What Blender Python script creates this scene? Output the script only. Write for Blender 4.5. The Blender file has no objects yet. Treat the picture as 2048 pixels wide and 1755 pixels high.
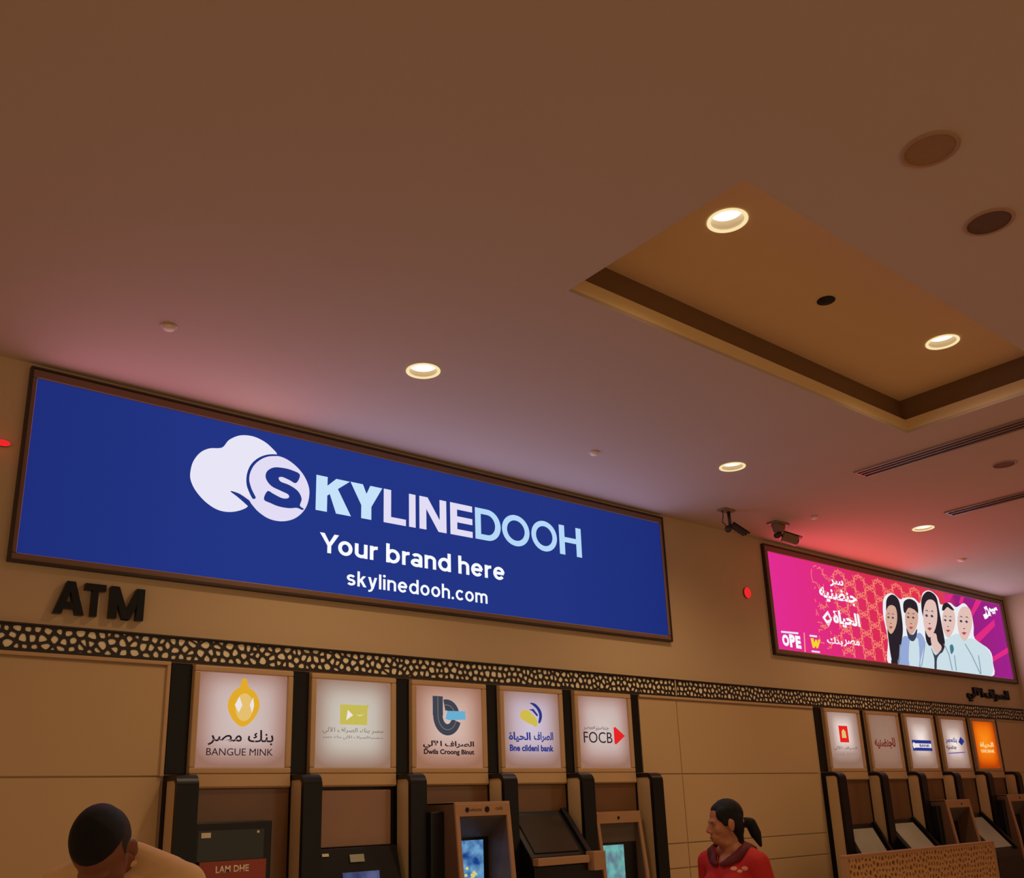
import bpy, bmesh, math, random
from mathutils import Vector, Matrix
from mathutils.bvhtree import BVHTree

random.seed(7)
SC = bpy.context.scene
COL = SC.collection
PI = math.pi

# ------------------------------------------------------------------ camera
F, YAW, PITCH, ROLL, PCX, PCY, EYE = 1885.04, 0.689782, 0.293984, 0.0338046, 1010.70, 1047.0, 1.65
_cy, _sy = math.cos(YAW), math.sin(YAW)
FWD = Vector((_sy * math.cos(PITCH), _cy * math.cos(PITCH), math.sin(PITCH)))
_r = Vector((_cy, -_sy, 0)); _d = FWD.cross(_r)
RIGHT = math.cos(ROLL) * _r + math.sin(ROLL) * _d
DOWN = -math.sin(ROLL) * _r + math.cos(ROLL) * _d
cam = bpy.data.cameras.new('camera'); cam.sensor_fit = 'HORIZONTAL'; cam.sensor_width = 36
cam.lens = F / 2048 * 36; cam.shift_x = (1024 - PCX) / 2048; cam.shift_y = (PCY - 877.5) / 2048
cam.clip_start = 0.05
cam_o = bpy.data.objects.new('camera', cam); COL.objects.link(cam_o)
_m = Matrix((RIGHT, -DOWN, -FWD)).transposed().to_4x4(); _m.translation = (0, 0, EYE)
cam_o.matrix_world = _m
SC.camera = cam_o

# ------------------------------------------------------------------ world, exposure
AMBIENT = ((1.0, 0.69, 0.40), 0.50)
SPOT_W, SPOT_COL = 44.0, (1.0, 0.72, 0.40)
EXPOSURE = 0.0
w = bpy.data.worlds.new('mall_ambience'); SC.world = w; w.use_nodes = True
bg = w.node_tree.nodes['Background']
bg.inputs[0].default_value = (*AMBIENT[0], 1); bg.inputs[1].default_value = AMBIENT[1]
SC.view_settings.view_transform = 'Standard'; SC.view_settings.look = 'None'
SC.view_settings.exposure = EXPOSURE; SC.view_settings.gamma = 1; SC.view_settings.use_curve_mapping = False
try:
    SC.cycles.use_denoising = True
    SC.cycles.adaptive_threshold = 0.02
    SC.cycles.sample_clamp_indirect = 4.0
    SC.cycles.max_bounces = 6; SC.cycles.diffuse_bounces = 4; SC.cycles.glossy_bounces = 3; SC.cycles.transmission_bounces = 2
except Exception:
    pass

# ------------------------------------------------------------------ helpers
def at(px, py, Y):
    """point of the plane y = Y that the photograph shows at this pixel"""
    d = RIGHT * ((px - PCX) / F) + DOWN * ((py - PCY) / F) + FWD
    return Vector((0, 0, EYE)) + d * (Y / d.y)
def at_z(px, py, Z):
    d = RIGHT * ((px - PCX) / F) + DOWN * ((py - PCY) / F) + FWD
    return Vector((0, 0, EYE)) + d * ((Z - EYE) / d.z)
def lin(c):
    return tuple((v / 255 / 12.92) if v / 255 <= 0.04045 else ((v / 255 + 0.055) / 1.055) ** 2.4 for v in c)

MATS = {}
def mat(name, rgb, rough=0.6, metal=0.0, var=0.12, scale=6.0, bump=0.0, spec=0.5, linear=False):
    """painted or moulded surface: colour with a little procedural mottling"""
    if name in MATS: return MATS[name]
    m = bpy.data.materials.new(name); m.use_nodes = True; nt = m.node_tree
    b = nt.nodes['Principled BSDF']
    c = rgb if linear else lin(rgb)
    tc = nt.nodes.new('ShaderNodeTexCoord'); no = nt.nodes.new('ShaderNodeTexNoise')
    no.inputs['Scale'].default_value = scale; no.inputs['Detail'].default_value = 4
    nt.links.new(tc.outputs['Object'], no.inputs['Vector'])
    mx = nt.nodes.new('ShaderNodeMix'); mx.data_type = 'RGBA'
    mx.inputs[6].default_value = (*[v * (1 - var) for v in c], 1)
    mx.inputs[7].default_value = (*[min(1, v * (1 + var)) for v in c], 1)
    nt.links.new(no.outputs['Fac'], mx.inputs[0]); nt.links.new(mx.outputs[2], b.inputs['Base Color'])
    b.inputs['Roughness'].default_value = rough; b.inputs['Metallic'].default_value = metal
    b.inputs['Specular IOR Level'].default_value = spec
    if bump:
        n2 = nt.nodes.new('ShaderNodeTexNoise'); n2.inputs['Scale'].default_value = scale * 30
        nt.links.new(tc.outputs['Object'], n2.inputs['Vector'])
        bp = nt.nodes.new('ShaderNodeBump'); bp.inputs['Strength'].default_value = bump; bp.inputs['Distance'].default_value = 0.002
        nt.links.new(n2.outputs['Fac'], bp.inputs['Height']); nt.links.new(bp.outputs[0], b.inputs['Normal'])
    MATS[name] = m
    return m
def glow(name, rgb, k=1.0):
    """lit print: light given off by a screen or a backlit face"""
    if name in MATS: return MATS[name]
    m = bpy.data.materials.new(name); m.use_nodes = True; nt = m.node_tree; nt.nodes.clear()
    e = nt.nodes.new('ShaderNodeEmission'); e.inputs[0].default_value = (*lin(rgb), 1); e.inputs[1].default_value = k
    o = nt.nodes.new('ShaderNodeOutputMaterial'); nt.links.new(e.outputs[0], o.inputs[0])
    m.cycles.emission_sampling = 'NONE'
    MATS[name] = m
    return m
def glow_ramp(name, stops, axis=0, k=1.0, radial=False, centre=(0.5, 0.5), size=(1, 1)):
    m = bpy.data.materials.new(name); m.use_nodes = True; nt = m.node_tree; nt.nodes.clear()
    tc = nt.nodes.new('ShaderNodeTexCoord'); sp = nt.nodes.new('ShaderNodeSeparateXYZ')
    nt.links.new(tc.outputs['Generated'], sp.inputs[0])
    r = nt.nodes.new('ShaderNodeValToRGB')
    while len(r.color_ramp.elements) < len(stops): r.color_ramp.elements.new(0.5)
    for e, (p, c) in zip(r.color_ramp.elements, stops): e.position = p; e.color = (*lin(c), 1)
    if radial:      # the tubes behind a lightbox face: brightest around the middle
        def sq(ax, c, s):
            a = nt.nodes.new('ShaderNodeMath'); a.operation = 'SUBTRACT'; a.inputs[1].default_value = c; nt.links.new(sp.outputs[ax], a.inputs[0])
            b = nt.nodes.new('ShaderNodeMath'); b.operation = 'DIVIDE'; b.inputs[1].default_value = s; nt.links.new(a.outputs[0], b.inputs[0])
            p = nt.nodes.new('ShaderNodeMath'); p.operation = 'POWER'; p.inputs[1].default_value = 4.0
            ab = nt.nodes.new('ShaderNodeMath'); ab.operation = 'ABSOLUTE'; nt.links.new(b.outputs[0], ab.inputs[0]); nt.links.new(ab.outputs[0], p.inputs[0])
            return p
        x, z = sq(0, centre[0], size[0]), sq(2, centre[1], size[1])
        ad = nt.nodes.new('ShaderNodeMath'); ad.operation = 'ADD'; nt.links.new(x.outputs[0], ad.inputs[0]); nt.links.new(z.outputs[0], ad.inputs[1])
        sr = nt.nodes.new('ShaderNodeMath'); sr.operation = 'POWER'; sr.inputs[1].default_value = 0.4; nt.links.new(ad.outputs[0], sr.inputs[0])
        nt.links.new(sr.outputs[0], r.inputs[0])
    else:
        nt.links.new(sp.outputs[axis], r.inputs[0])
    e = nt.nodes.new('ShaderNodeEmission'); e.inputs[1].default_value = k; nt.links.new(r.outputs[0], e.inputs[0])
    o = nt.nodes.new('ShaderNodeOutputMaterial'); nt.links.new(e.outputs[0], o.inputs[0])
    m.cycles.emission_sampling = 'NONE'
    return m

class MB:
    """collects shapes for ONE mesh object"""
    def __init__(s): s.v = []; s.f = []
    def add(s, verts, faces):
        n = len(s.v); s.v += [tuple(p) for p in verts]; s.f += [tuple(i + n for i in q) for q in faces]; return s
    def box(s, x0, x1, y0, y1, z0, z1):
        return s.add([(x0,y0,z0),(x1,y0,z0),(x1,y1,z0),(x0,y1,z0),(x0,y0,z1),(x1,y0,z1),(x1,y1,z1),(x0,y1,z1)],
                     [(0,3,2,1),(4,5,6,7),(0,1,5,4),(1,2,6,5),(2,3,7,6),(3,0,4,7)])
    def prism(s, pts, axis, a, b):
        """polygon extruded along an axis; pts are the two other coordinates in order"""
        n = len(pts)
        def p(u, v, t): return {'x': (t, u, v), 'y': (u, t, v), 'z': (u, v, t)}[axis]
        vs = [p(u, v, a) for u, v in pts] + [p(u, v, b) for u, v in pts]
        fs = [tuple(range(n)), tuple(range(2*n-1, n-1, -1))] + [(i, (i+1) % n + 0, (i+1) % n + n, i + n) for i in range(n)]
        return s.add(vs, fs)
    def tube(s, a, b, r0, r1=None, n=16, caps=True):
        r1 = r0 if r1 is None else r1; a, b = Vector(a), Vector(b); d = (b - a).normalized()
        u = d.orthogonal().normalized(); v = d.cross(u)
        vs = [a + (u*math.cos(t) + v*math.sin(t))*r0 for t in [2*PI*i/n for i in range(n)]] + [b + (u*math.cos(t) + v*math.sin(t))*r1 for t in [2*PI*i/n for i in range(n)]]
        fs = [(i, (i+1) % n, (i+1) % n + n, i+n) for i in range(n)]
        if caps: fs += [tuple(range(n-1, -1, -1)), tuple(range(n, 2*n))]
        return s.add(vs, fs)
    def lathe(s, prof, c=(0, 0, 0), n=32):
        """profile (r, z) turned around the vertical through c"""
        vs = []; fs = []
        for r, z in prof: vs += [(c[0]+r*math.cos(2*PI*i/n), c[1]+r*math.sin(2*PI*i/n), c[2]+z) for i in range(n)]
        for k in range(len(prof)-1):
            fs += [(k*n+i, k*n+(i+1) % n, (k+1)*n+(i+1) % n, (k+1)*n+i) for i in range(n)]
        return s.add(vs, fs)
    def ball(s, c, r, n=16, m=10, rot=None):
        r = (r, r, r) if isinstance(r, (int, float)) else r; c = Vector(c); vs = []; fs = []
        for j in range(m+1):
            t = PI*j/m
            for i in range(n):
                p = Vector((r[0]*math.sin(t)*math.cos(2*PI*i/n), r[1]*math.sin(t)*math.sin(2*PI*i/n), r[2]*math.cos(t)))
                if rot: p = rot @ p
                vs.append(c + p)
        for j in range(m):
            fs += [(j*n+i, j*n+(i+1) % n, (j+1)*n+(i+1) % n, (j+1)*n+i)[::-1] for i in range(n)]
        return s.add(vs, fs)
    def capsule(s, a, ra, b, rb, n=14):
        a, b = Vector(a), Vector(b); d = (b-a).normalized(); u = d.orthogonal().normalized(); v = d.cross(u); rings = []
        for j in range(0, 5): t = PI/2*j/4; rings.append((a - d*ra*math.cos(t), ra*math.sin(t)))
        for j in range(0, 5): t = PI/2*j/4; rings.append((b + d*rb*math.sin(t), rb*math.cos(t)))
        vs = []; fs = []
        for c, r in rings: vs += [c + (u*math.cos(2*PI*i/n) + v*math.sin(2*PI*i/n))*max(r, 1e-4) for i in range(n)]
        for k in range(len(rings)-1): fs += [(k*n+i, k*n+(i+1) % n, (k+1)*n+(i+1) % n, (k+1)*n+i) for i in range(n)]
        return s.add(vs, fs)
    def build(s, name, m, parent=None, smooth=False, bevel=0.0, seg=2):
        me = bpy.data.meshes.new(name); me.from_pydata(s.v, [], s.f); me.validate()
        bm = bmesh.new(); bm.from_mesh(me)
        bmesh.ops.remove_doubles(bm, verts=bm.verts, dist=1e-6) if smooth else None
        bmesh.ops.recalc_face_normals(bm, faces=bm.faces); bm.to_mesh(me); bm.free()
        me.materials.append(m)
        if smooth:
            for p in me.polygons: p.use_smooth = True
        return link(name, me, parent, bevel, seg)
def link(name, me, parent=None, bevel=0.0, seg=2):
    o = bpy.data.objects.new(name, me); COL.objects.link(o)
    if bevel:
        b = o.modifiers.new('bevel', 'BEVEL'); b.width = bevel; b.segments = seg; b.limit_method = 'ANGLE'; b.angle_limit = 0.7
    if parent: adopt(o, parent)
    return o
def world_of(o):
    m = o.matrix_basis.copy()
    if o.parent: m = world_of(o.parent) @ o.matrix_parent_inverse @ m
    return m
def adopt(o, parent):
    o.parent = parent; o.matrix_parent_inverse = world_of(parent).inverted()
def tag(o, label=None, cat=None, group=None, kind=None):
    if label: o['label'] = label
    if cat: o['category'] = cat
    if group: o['group'] = group
    if kind: o['kind'] = kind
    return o
def thing(name, loc, label, cat, group=None):
    e = bpy.data.objects.new(name, None); e.empty_display_size = 0.1; COL.objects.link(e); e.location = loc
    return tag(e, label, cat, group)
def struct(o): o['kind'] = 'structure'; return o

def flat(polys, Y, t=0.0012):
    """printed shapes on a sign: polygons (x, z) as a thin film in front of plane Y"""
    mb = MB()
    for p in polys: mb.prism(p, 'y', Y - t, Y)
    return mb
def ellipse(cx, cz, rx, rz, n=28, rot=0.0, a0=0.0, a1=2*PI):
    full = abs(a1 - a0) >= 2*PI - 1e-6
    out = []
    for i in range(n if full else n+1):
        t = a0 + (a1-a0)*i/n; x, z = rx*math.cos(t), rz*math.sin(t)
        out.append((cx + x*math.cos(rot) - z*math.sin(rot), cz + x*math.sin(rot) + z*math.cos(rot)))
    return out
def ribbon(pts, w, closed=False):
    """polyline to quads with mitred joints"""
    n = len(pts); L = []; R = []
    for i in range(n):
        p = Vector(pts[i])
        a = Vector(pts[i-1]) if (i > 0 or closed) else None
        b = Vector(pts[(i+1) % n]) if (i < n-1 or closed) else None
        d1 = (p-a).normalized() if a is not None else (b-p).normalized()
        d2 = (b-p).normalized() if b is not None else d1
        t = d1 + d2
        t = t.normalized() if t.length > 1e-6 else d1
        nrm = Vector((-t.y, t.x)); c = max(0.4, nrm.dot(Vector((-d1.y, d1.x))))
        L.append(p + nrm*(w/2/c)); R.append(p - nrm*(w/2/c))
    q = []
    for i in range(n if closed else n-1):
        j = (i+1) % n; q.append([tuple(R[i]), tuple(R[j]), tuple(L[j]), tuple(L[i])])
    return q

# ------------------------------------------------------------------ a plain grotesque alphabet drawn in strokes
def arc(cx, cy, rx, ry, d0, d1, n=18):
    return [(cx + rx*math.cos(math.radians(d0+(d1-d0)*i/n)), cy + ry*math.sin(math.radians(d0+(d1-d0)*i/n))) for i in range(n+1)]
def glyph(ch, w):
    """(advance, polygons); cap height 1, x-height .73"""
    h = w/2; X = 0.74; P = []
    def line(*pts): P.extend(ribbon(list(pts), w))
    def ring(cx, cy, rx, ry): P.extend(ribbon(ellipse(cx, cy, rx-h, ry-h, 32), w, True))
    def curve(pts): P.extend(ribbon(pts, w))
    if ch == 'L': line((h,0),(h,1)); line((0,h),(.58,h)); A = .6
    elif ch == 'I': line((h,0),(h,1)); A = w
    elif ch == 'N': W=.76; line((h,0),(h,1)); line((W-h,0),(W-h,1)); P.append([(0,1),(w*1.2,1),(W,0),(W-w*1.2,0)]); A = W
    elif ch == 'E':
        line((h,0),(h,1))
        for z in (h, .5, 1-h): line((0,z),(.62,z))
        A = .63
    elif ch == 'D':
        W=.8; P.extend(ribbon([(h,h)] + arc(W-.42, .5, .42-h, .5-h, -90, 90, 20) + [(h,1-h)], w, True)); A = W
    elif ch == 'O': ring(.5,.5,.5,.51); A = 1.0
    elif ch == 'H': W=.74; line((h,0),(h,1)); line((W-h,0),(W-h,1)); line((0,.52),(W,.52)); A = W
    elif ch == 'K':
        W=.84; line((h,0),(h,1)); P.append([(w*.6,.36),(w*.6,.62),(W-w*1.32,1),(W-.02,1)]); P.append([(w*1.2,.55),(w*1.9,.74),(W+.02,0),(W-w*1.28,0)]); A = W
    elif ch == 'Y':
        W=.86; P.append([(0,1),(w*1.22,1),(W/2+h,.38),(W/2-h,.38)]); P.append([(W,1),(W-w*1.22,1),(W/2-h,.38),(W/2+h,.38)]); line((W/2,0),(W/2,.42)); A = W
    elif ch == 'S' or ch == 's':
        k = 1.0 if ch == 'S' else X; W = .68*k if ch == 'S' else .56
        rx = W/2-h; ry = (k-w)/4; cx = W/2
        curve(arc(cx, k-h-ry, rx, ry, 28, 180, 14) + arc(cx, k-h-ry, rx, ry, 180, 262, 8)[1:] + arc(cx, h+ry, rx, ry, 82, 0, 8) + arc(cx, h+ry, rx, ry, 0, -152, 14)[1:]); A = W
    elif ch == 'A': W=.8; P.append([(0,0),(w*1.08,0),(W/2+w*.4,1),(W/2-w*.55,1)]); P.append([(W,0),(W-w*1.08,0),(W/2-w*.4,1),(W/2+w*.55,1)]); line((.2,.27),(W-.2,.27)); A = W
    elif ch == 'T': W=.68; line((0,1-h),(W,1-h)); line((W/2,0),(W/2,1)); A = W
    elif ch == 'M':
        W=.94; line((h,0),(h,1)); line((W-h,0),(W-h,1)); P.append([(0,1),(w*1.15,1),(W/2+w*.5,.0),(W/2-w*.5,.0)]); P.append([(W,1),(W-w*1.15,1),(W/2-w*.5,.0),(W/2+w*.5,.0)]); A = W
    elif ch == 'o': ring(.33,X/2,.33,X/2+.01); A = .66
    elif ch == 'c': curve(arc(.33, X/2, .33-h, X/2-h+.01, 42, 318, 26)); A = .6
    elif ch == 'e': curve(arc(.33, X/2, .33-h, X/2-h+.01, 4, 322, 28)); line((.04,X/2+.01),(.33+.33-h*.6,X/2+.01)); A = .66
    elif ch == 'u': W=.6; curve([(h,X)] + arc(W/2, .26, W/2-h, .26-h, 180, 360, 16) + [(W-h,X)]); line((W-h,0),(W-h,X)); A = W
    elif ch == 'n': W=.6; line((h,0),(h,X)); curve([(h,X-.26)] + arc(W/2, X-.26, W/2-h, .26-h, 180, 0, 16)[1:] + [(W-h,0)]); A = W
    elif ch == 'h': W=.6; line((h,0),(h,1.02)); curve([(h,X-.26)] + arc(W/2, X-.26, W/2-h, .26-h, 180, 0, 16)[1:] + [(W-h,0)]); A = W
    elif ch == 'm':
        W=.96; line((h,0),(h,X)); r=W/4+h/2
        curve(arc(r, X-.24, r-h, .24-h, 180, 0, 14) + [(2*r-h,0)]); curve(arc(W-r, X-.24, r-h, .24-h, 180, 0, 14) + [(W-h,0)]); A = W
    elif ch == 'r': line((h,0),(h,X)); curve(arc(.34, X-.3, .34-h, .3-h, 180, 82, 10)); A = .38
    elif ch == 'b': line((h,0),(h,1.02)); ring(.34,X/2,.34,X/2+.01); A = .68
    elif ch == 'd': line((.68-h,0),(.68-h,1.02)); ring(.34,X/2,.34,X/2+.01); A = .68
    elif ch == 'a': curve(arc(.31, X-.22, .26-h+.02, .22-h, 155, 0, 14) + [(.59-h,0)]); ring(.285,.215,.285,.225); A = .6
    elif ch == 'k': line((h,0),(h,1.02)); P.append([(w*.7,.2),(w*.7,.42),(.5-w*.9,X),(.56,X)]); P.append([(w*1.2,.36),(w*1.9,.52),(.6,0),(.6-w*1.3,0)]); A = .58
    elif ch == 'l': line((h,0),(h,1.02)); A = w
    elif ch == 'i': line((h,0),(h,X)); P.append(ellipse(h, .95, h*1.2, h*1.2, 14)); A = w
    elif ch == 'y': P.append([(0,X),(w*1.1,X),(.29+w*.55,0),(.29-w*.45,0)]); P.append([(.6,X),(.6-w*1.1,X),(.29-w*.45,0),(.29+w*.55,0)]); P.append([(.29-w*.3,.06),(.29+w*.55,0),(.21+w*.3,-.2),(.12,-.27),(.02,-.27),(.02,-.27+w*.9),(.12,-.15)]); A = .6
    elif ch == '.': P.append(ellipse(h*1.1, h*1.1, h*1.2, h*1.2, 12)); A = w*1.2
    else: A = .3
    return A, P
def word(text, x0, x1, z0, cap, w, track=0.13):
    """polygons of a word set between x0 and x1 on the baseline z0"""
    pos = 0; out = []
    for ch in text:
        a, P = glyph(ch, w)
        if ch == ' ': pos += .30; continue
        if ch == 'o' and out and text[0] == 'Y' and len(out) == 1: pos -= .14
        if ch == 'a' and text[text.index(ch)-1] == 'r': pos -= .05
        out.append([[(pos+x, z) for x, z in p] for p in P]); pos += a + track
    pos -= track; k = (x1-x0)/pos
    return [[[(x0+x*k, z0+z*cap) for x, z in p] for p in L] for L in out]
def letter(ch, x0, x1, z0, cap, w):
    a, P = glyph(ch, w); k = (x1-x0)/a
    return [[(x0+x*k, z0+z*cap) for x, z in p] for p in P]

def text_mesh(name, s, x0, x1, z0, z1, Y, m, parent, bold=0.0, t=0.0012, track=1.0):
    """a line of built-in lettering fitted to the box x0..x1, z0..z1 in front of plane Y"""
    c = bpy.data.curves.new(name, 'FONT'); c.body = s; c.offset = bold; c.resolution_u = 3; c.space_character = track
    o = bpy.data.objects.new(name, c); COL.objects.link(o)
    bpy.context.view_layer.update()
    me = bpy.data.meshes.new_from_object(o.evaluated_get(bpy.context.evaluated_depsgraph_get()))
    bpy.data.objects.remove(o); bpy.data.curves.remove(c)
    vs = [v.co for v in me.vertices]
    ax, bx = min(v.x for v in vs), max(v.x for v in vs); az, bz = min(v.y for v in vs), max(v.y for v in vs)
    me2 = bpy.data.meshes.new(name); bm = bmesh.new(); bm.from_mesh(me)
    for v in bm.verts:
        v.co = Vector((x0 + (v.co.x-ax)/(bx-ax)*(x1-x0), Y, z0 + (v.co.y-az)/(bz-az)*(z1-z0)))
    r = bmesh.ops.extrude_face_region(bm, geom=bm.faces[:])
    for v in [g for g in r['geom'] if isinstance(g, bmesh.types.BMVert)]: v.co.y -= t
    bmesh.ops.recalc_face_normals(bm, faces=bm.faces)
    bm.to_mesh(me2); bm.free(); bpy.data.meshes.remove(me); me2.materials.append(m)
    return link(name, me2, parent)

def plate_with_holes(name, rect, holes, z, m, thick=0.02, parent=None):
    """horizontal board with real openings; rect and hole loops are xy"""
    c = bpy.data.curves.new(name, 'CURVE'); c.dimensions = '2D'; c.fill_mode = 'BOTH'
    for loop in [rect] + holes:
        s = c.splines.new('POLY'); s.points.add(len(loop)-1); s.use_cyclic_u = True
        for p, (x, y) in zip(s.points, loop): p.co = (x, y, 0, 1)
    c.extrude = thick/2
    o = bpy.data.objects.new(name, c); COL.objects.link(o); bpy.context.view_layer.update()
    me = bpy.data.meshes.new_from_object(o.evaluated_get(bpy.context.evaluated_depsgraph_get()))
    bpy.data.objects.remove(o); bpy.data.curves.remove(c)
    for v in me.vertices: v.co.z += z + thick/2
    me.materials.clear(); me.materials.append(m)
    return link(name, me, parent)
def circle(x, y, r, n=40): return [(x+r*math.cos(2*PI*i/n), y+r*math.sin(2*PI*i/n)) for i in range(n)]

# ------------------------------------------------------------------ materials of the place
M_WALL = mat('warm_beige_wall', (196, 168, 132), 0.75, var=0.05, scale=1.5, bump=0.05)
M_PANEL = mat('beige_wall_panel', (200, 168, 124), 0.5, var=0.05, scale=1.2)
M_CEIL = mat('ceiling_paint', (192, 170, 150), 0.85, var=0.03, scale=1.0)
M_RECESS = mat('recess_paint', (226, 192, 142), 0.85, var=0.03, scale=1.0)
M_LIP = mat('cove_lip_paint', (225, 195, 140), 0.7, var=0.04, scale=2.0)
M_COVE = mat('cove_step_shaded', (120, 88, 52), 0.7, var=0.05, scale=2.0)  # brown holds the cove shadow in its colour
M_FLOOR = mat('polished_stone_floor', (222, 202, 176), 0.35, var=0.12, scale=2.5)
M_BLACK = mat('black_laminate', (15, 13, 17), 0.35, var=0.15, scale=9, spec=.3)
M_DARK = mat('dark_lattice_metal', (40, 28, 22), 0.5, var=0.2, scale=12)
M_CREAM = mat('cream_backing', (255, 236, 200), 0.6, var=0.08, scale=5)
M_FRAME = mat('brown_sign_frame', (120, 88, 68), 0.45, var=0.1, scale=8)
M_FRAME_D = mat('dark_sign_edge', (48, 32, 24), 0.5, var=0.1, scale=8)
M_BOXFR = mat('beige_lightbox_frame', (196, 160, 118), 0.45, var=0.06, scale=7)
M_BROWN = mat('brown_bay_panel', (112, 78, 52), 0.22, var=0.12, scale=4)
M_MACH = mat('dark_machine_shell', (20, 18, 20), 0.35, var=0.15, scale=9, spec=.35)
M_FASC = mat('tan_machine_fascia', (170, 128, 92), 0.4, var=0.08, scale=9)
M_CHEEK = mat('brown_hood_cheek', (104, 76, 58), 0.45, var=0.1, scale=6)
M_CAV = mat('grey_brown_cavity', (86, 74, 62), 0.5, var=0.1, scale=6)
M_SILV = mat('grey_green_screen_plate', (168, 168, 150), 0.25, var=0.1, scale=6)
M_GLASS = mat('dark_glossy_screen', (30, 30, 26), 0.12, var=0.1, scale=4)
M_WHITE = mat('white_trim', (232, 214, 186), 0.5, var=0.03, scale=6)
M_CCTV = mat('brown_grey_camera_shell', (132, 100, 70), 0.45, var=0.1, scale=10)
M_CCTVD = mat('dark_camera_joint', (50, 32, 24), 0.5, var=0.1, scale=10)

CEIL = 3.965
REC = (2.747, 5.825, 1.80, 2.811); REC_Z = 4.22

# ------------------------------------------------------------------ setting
struct(MB().box(-4, 12.1, -4, 5.2, -0.1, 0.0).build('floor', M_FLOOR))
wall_back = struct(MB().box(-4, 12.1, 5.0, 5.2, 0.0, CEIL).build('wall_back', M_WALL))
struct(MB().box(12.08, 12.28, -4, 5.2, 0.0, CEIL).build('wall_right', M_WALL))

LIGHTS = [(2.665, 3.893, 0), (5.356, 3.895, 0), (8.15, 3.935, 0)]
REC_LIGHTS = [(3.228, 2.227, 1), (5.252, 2.235, 1)]
R_CAN = 0.082
x0, x1, y0, y1 = REC
ceiling = struct(plate_with_holes('ceiling', [(-4, -4), (12.08, -4), (12.08, 5.0), (-4, 5.0)],
        [[(x0, y0), (x1, y0), (x1, y1), (x0, y1)]] + [circle(x, y, R_CAN) for x, y, _ in LIGHTS], CEIL, M_CEIL, 0.02))
# recess: pale lip, a set-back step coloured dark for the cove shadow, then the raised ceiling
def ring_wall(o, xa, xb, ya, yb, za, zb, t=0.02):
    return o.box(xa-t, xa, ya-t, yb+t, za, zb).box(xb, xb+t, ya-t, yb+t, za, zb).box(xa, xb, ya-t, ya, za, zb).box(xa, xb, yb, yb+t, za, zb)
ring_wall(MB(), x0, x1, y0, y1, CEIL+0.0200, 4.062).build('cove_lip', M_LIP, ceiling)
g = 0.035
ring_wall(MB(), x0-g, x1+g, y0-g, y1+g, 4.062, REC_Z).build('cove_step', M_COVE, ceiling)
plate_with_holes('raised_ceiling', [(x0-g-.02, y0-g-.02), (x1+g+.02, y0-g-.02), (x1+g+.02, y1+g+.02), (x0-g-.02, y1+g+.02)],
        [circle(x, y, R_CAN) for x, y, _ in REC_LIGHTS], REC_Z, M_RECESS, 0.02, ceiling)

# wall cladding below the frieze: separate boards with open joints
FR_Z0, FR_Z1 = 2.458, 2.595
def clad(xa, xb, za, zb, t=0.014): MB().box(xa+.004, xb-.004, 5.0-t, 5.0, za+.004, zb-.004).build('panel', M_PANEL, wall_back, bevel=0.003)
for xa, xb in ((-4, -0.6), (-0.6, 1.775)):
    clad(xa, xb, 1.868, 2.43); clad(xa, xb, 1.37, 1.868); clad(xa, xb, 0.1, 1.37)
for xa, xb in ((5.365, 5.80), (5.80, 7.645)):
    for za, zb in ((1.868, 2.43), (1.365, 1.868), (1.19, 1.365), (0.72, 1.19), (0.1, 0.72)): clad(xa, xb, za, zb)
for za, zb in ((1.868, 2.43), (1.365, 1.868), (0.1, 1.365)): clad(11.30, 12.06, za, zb)
MB().box(-4, 1.782, 4.972, 4.9999, 2.436, 2.456).build('ledge_strip', M_BOXFR, wall_back, bevel=0.003)
MB().box(1.762, 1.782, 4.972, 4.9999, 1.868, 2.436).build('edge_strip', M_BOXFR, wall_back, bevel=0.003)
MB().box(5.365, 7.645, 4.972, 4.9999, 2.436, 2.456).build('ledge_strip', M_BOXFR, wall_back, bevel=0.003)
struct(MB().box(-4, 12.08, 4.975, 4.9999, 0.0, 0.1).build('baseboard_back', M_BLACK))

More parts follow.
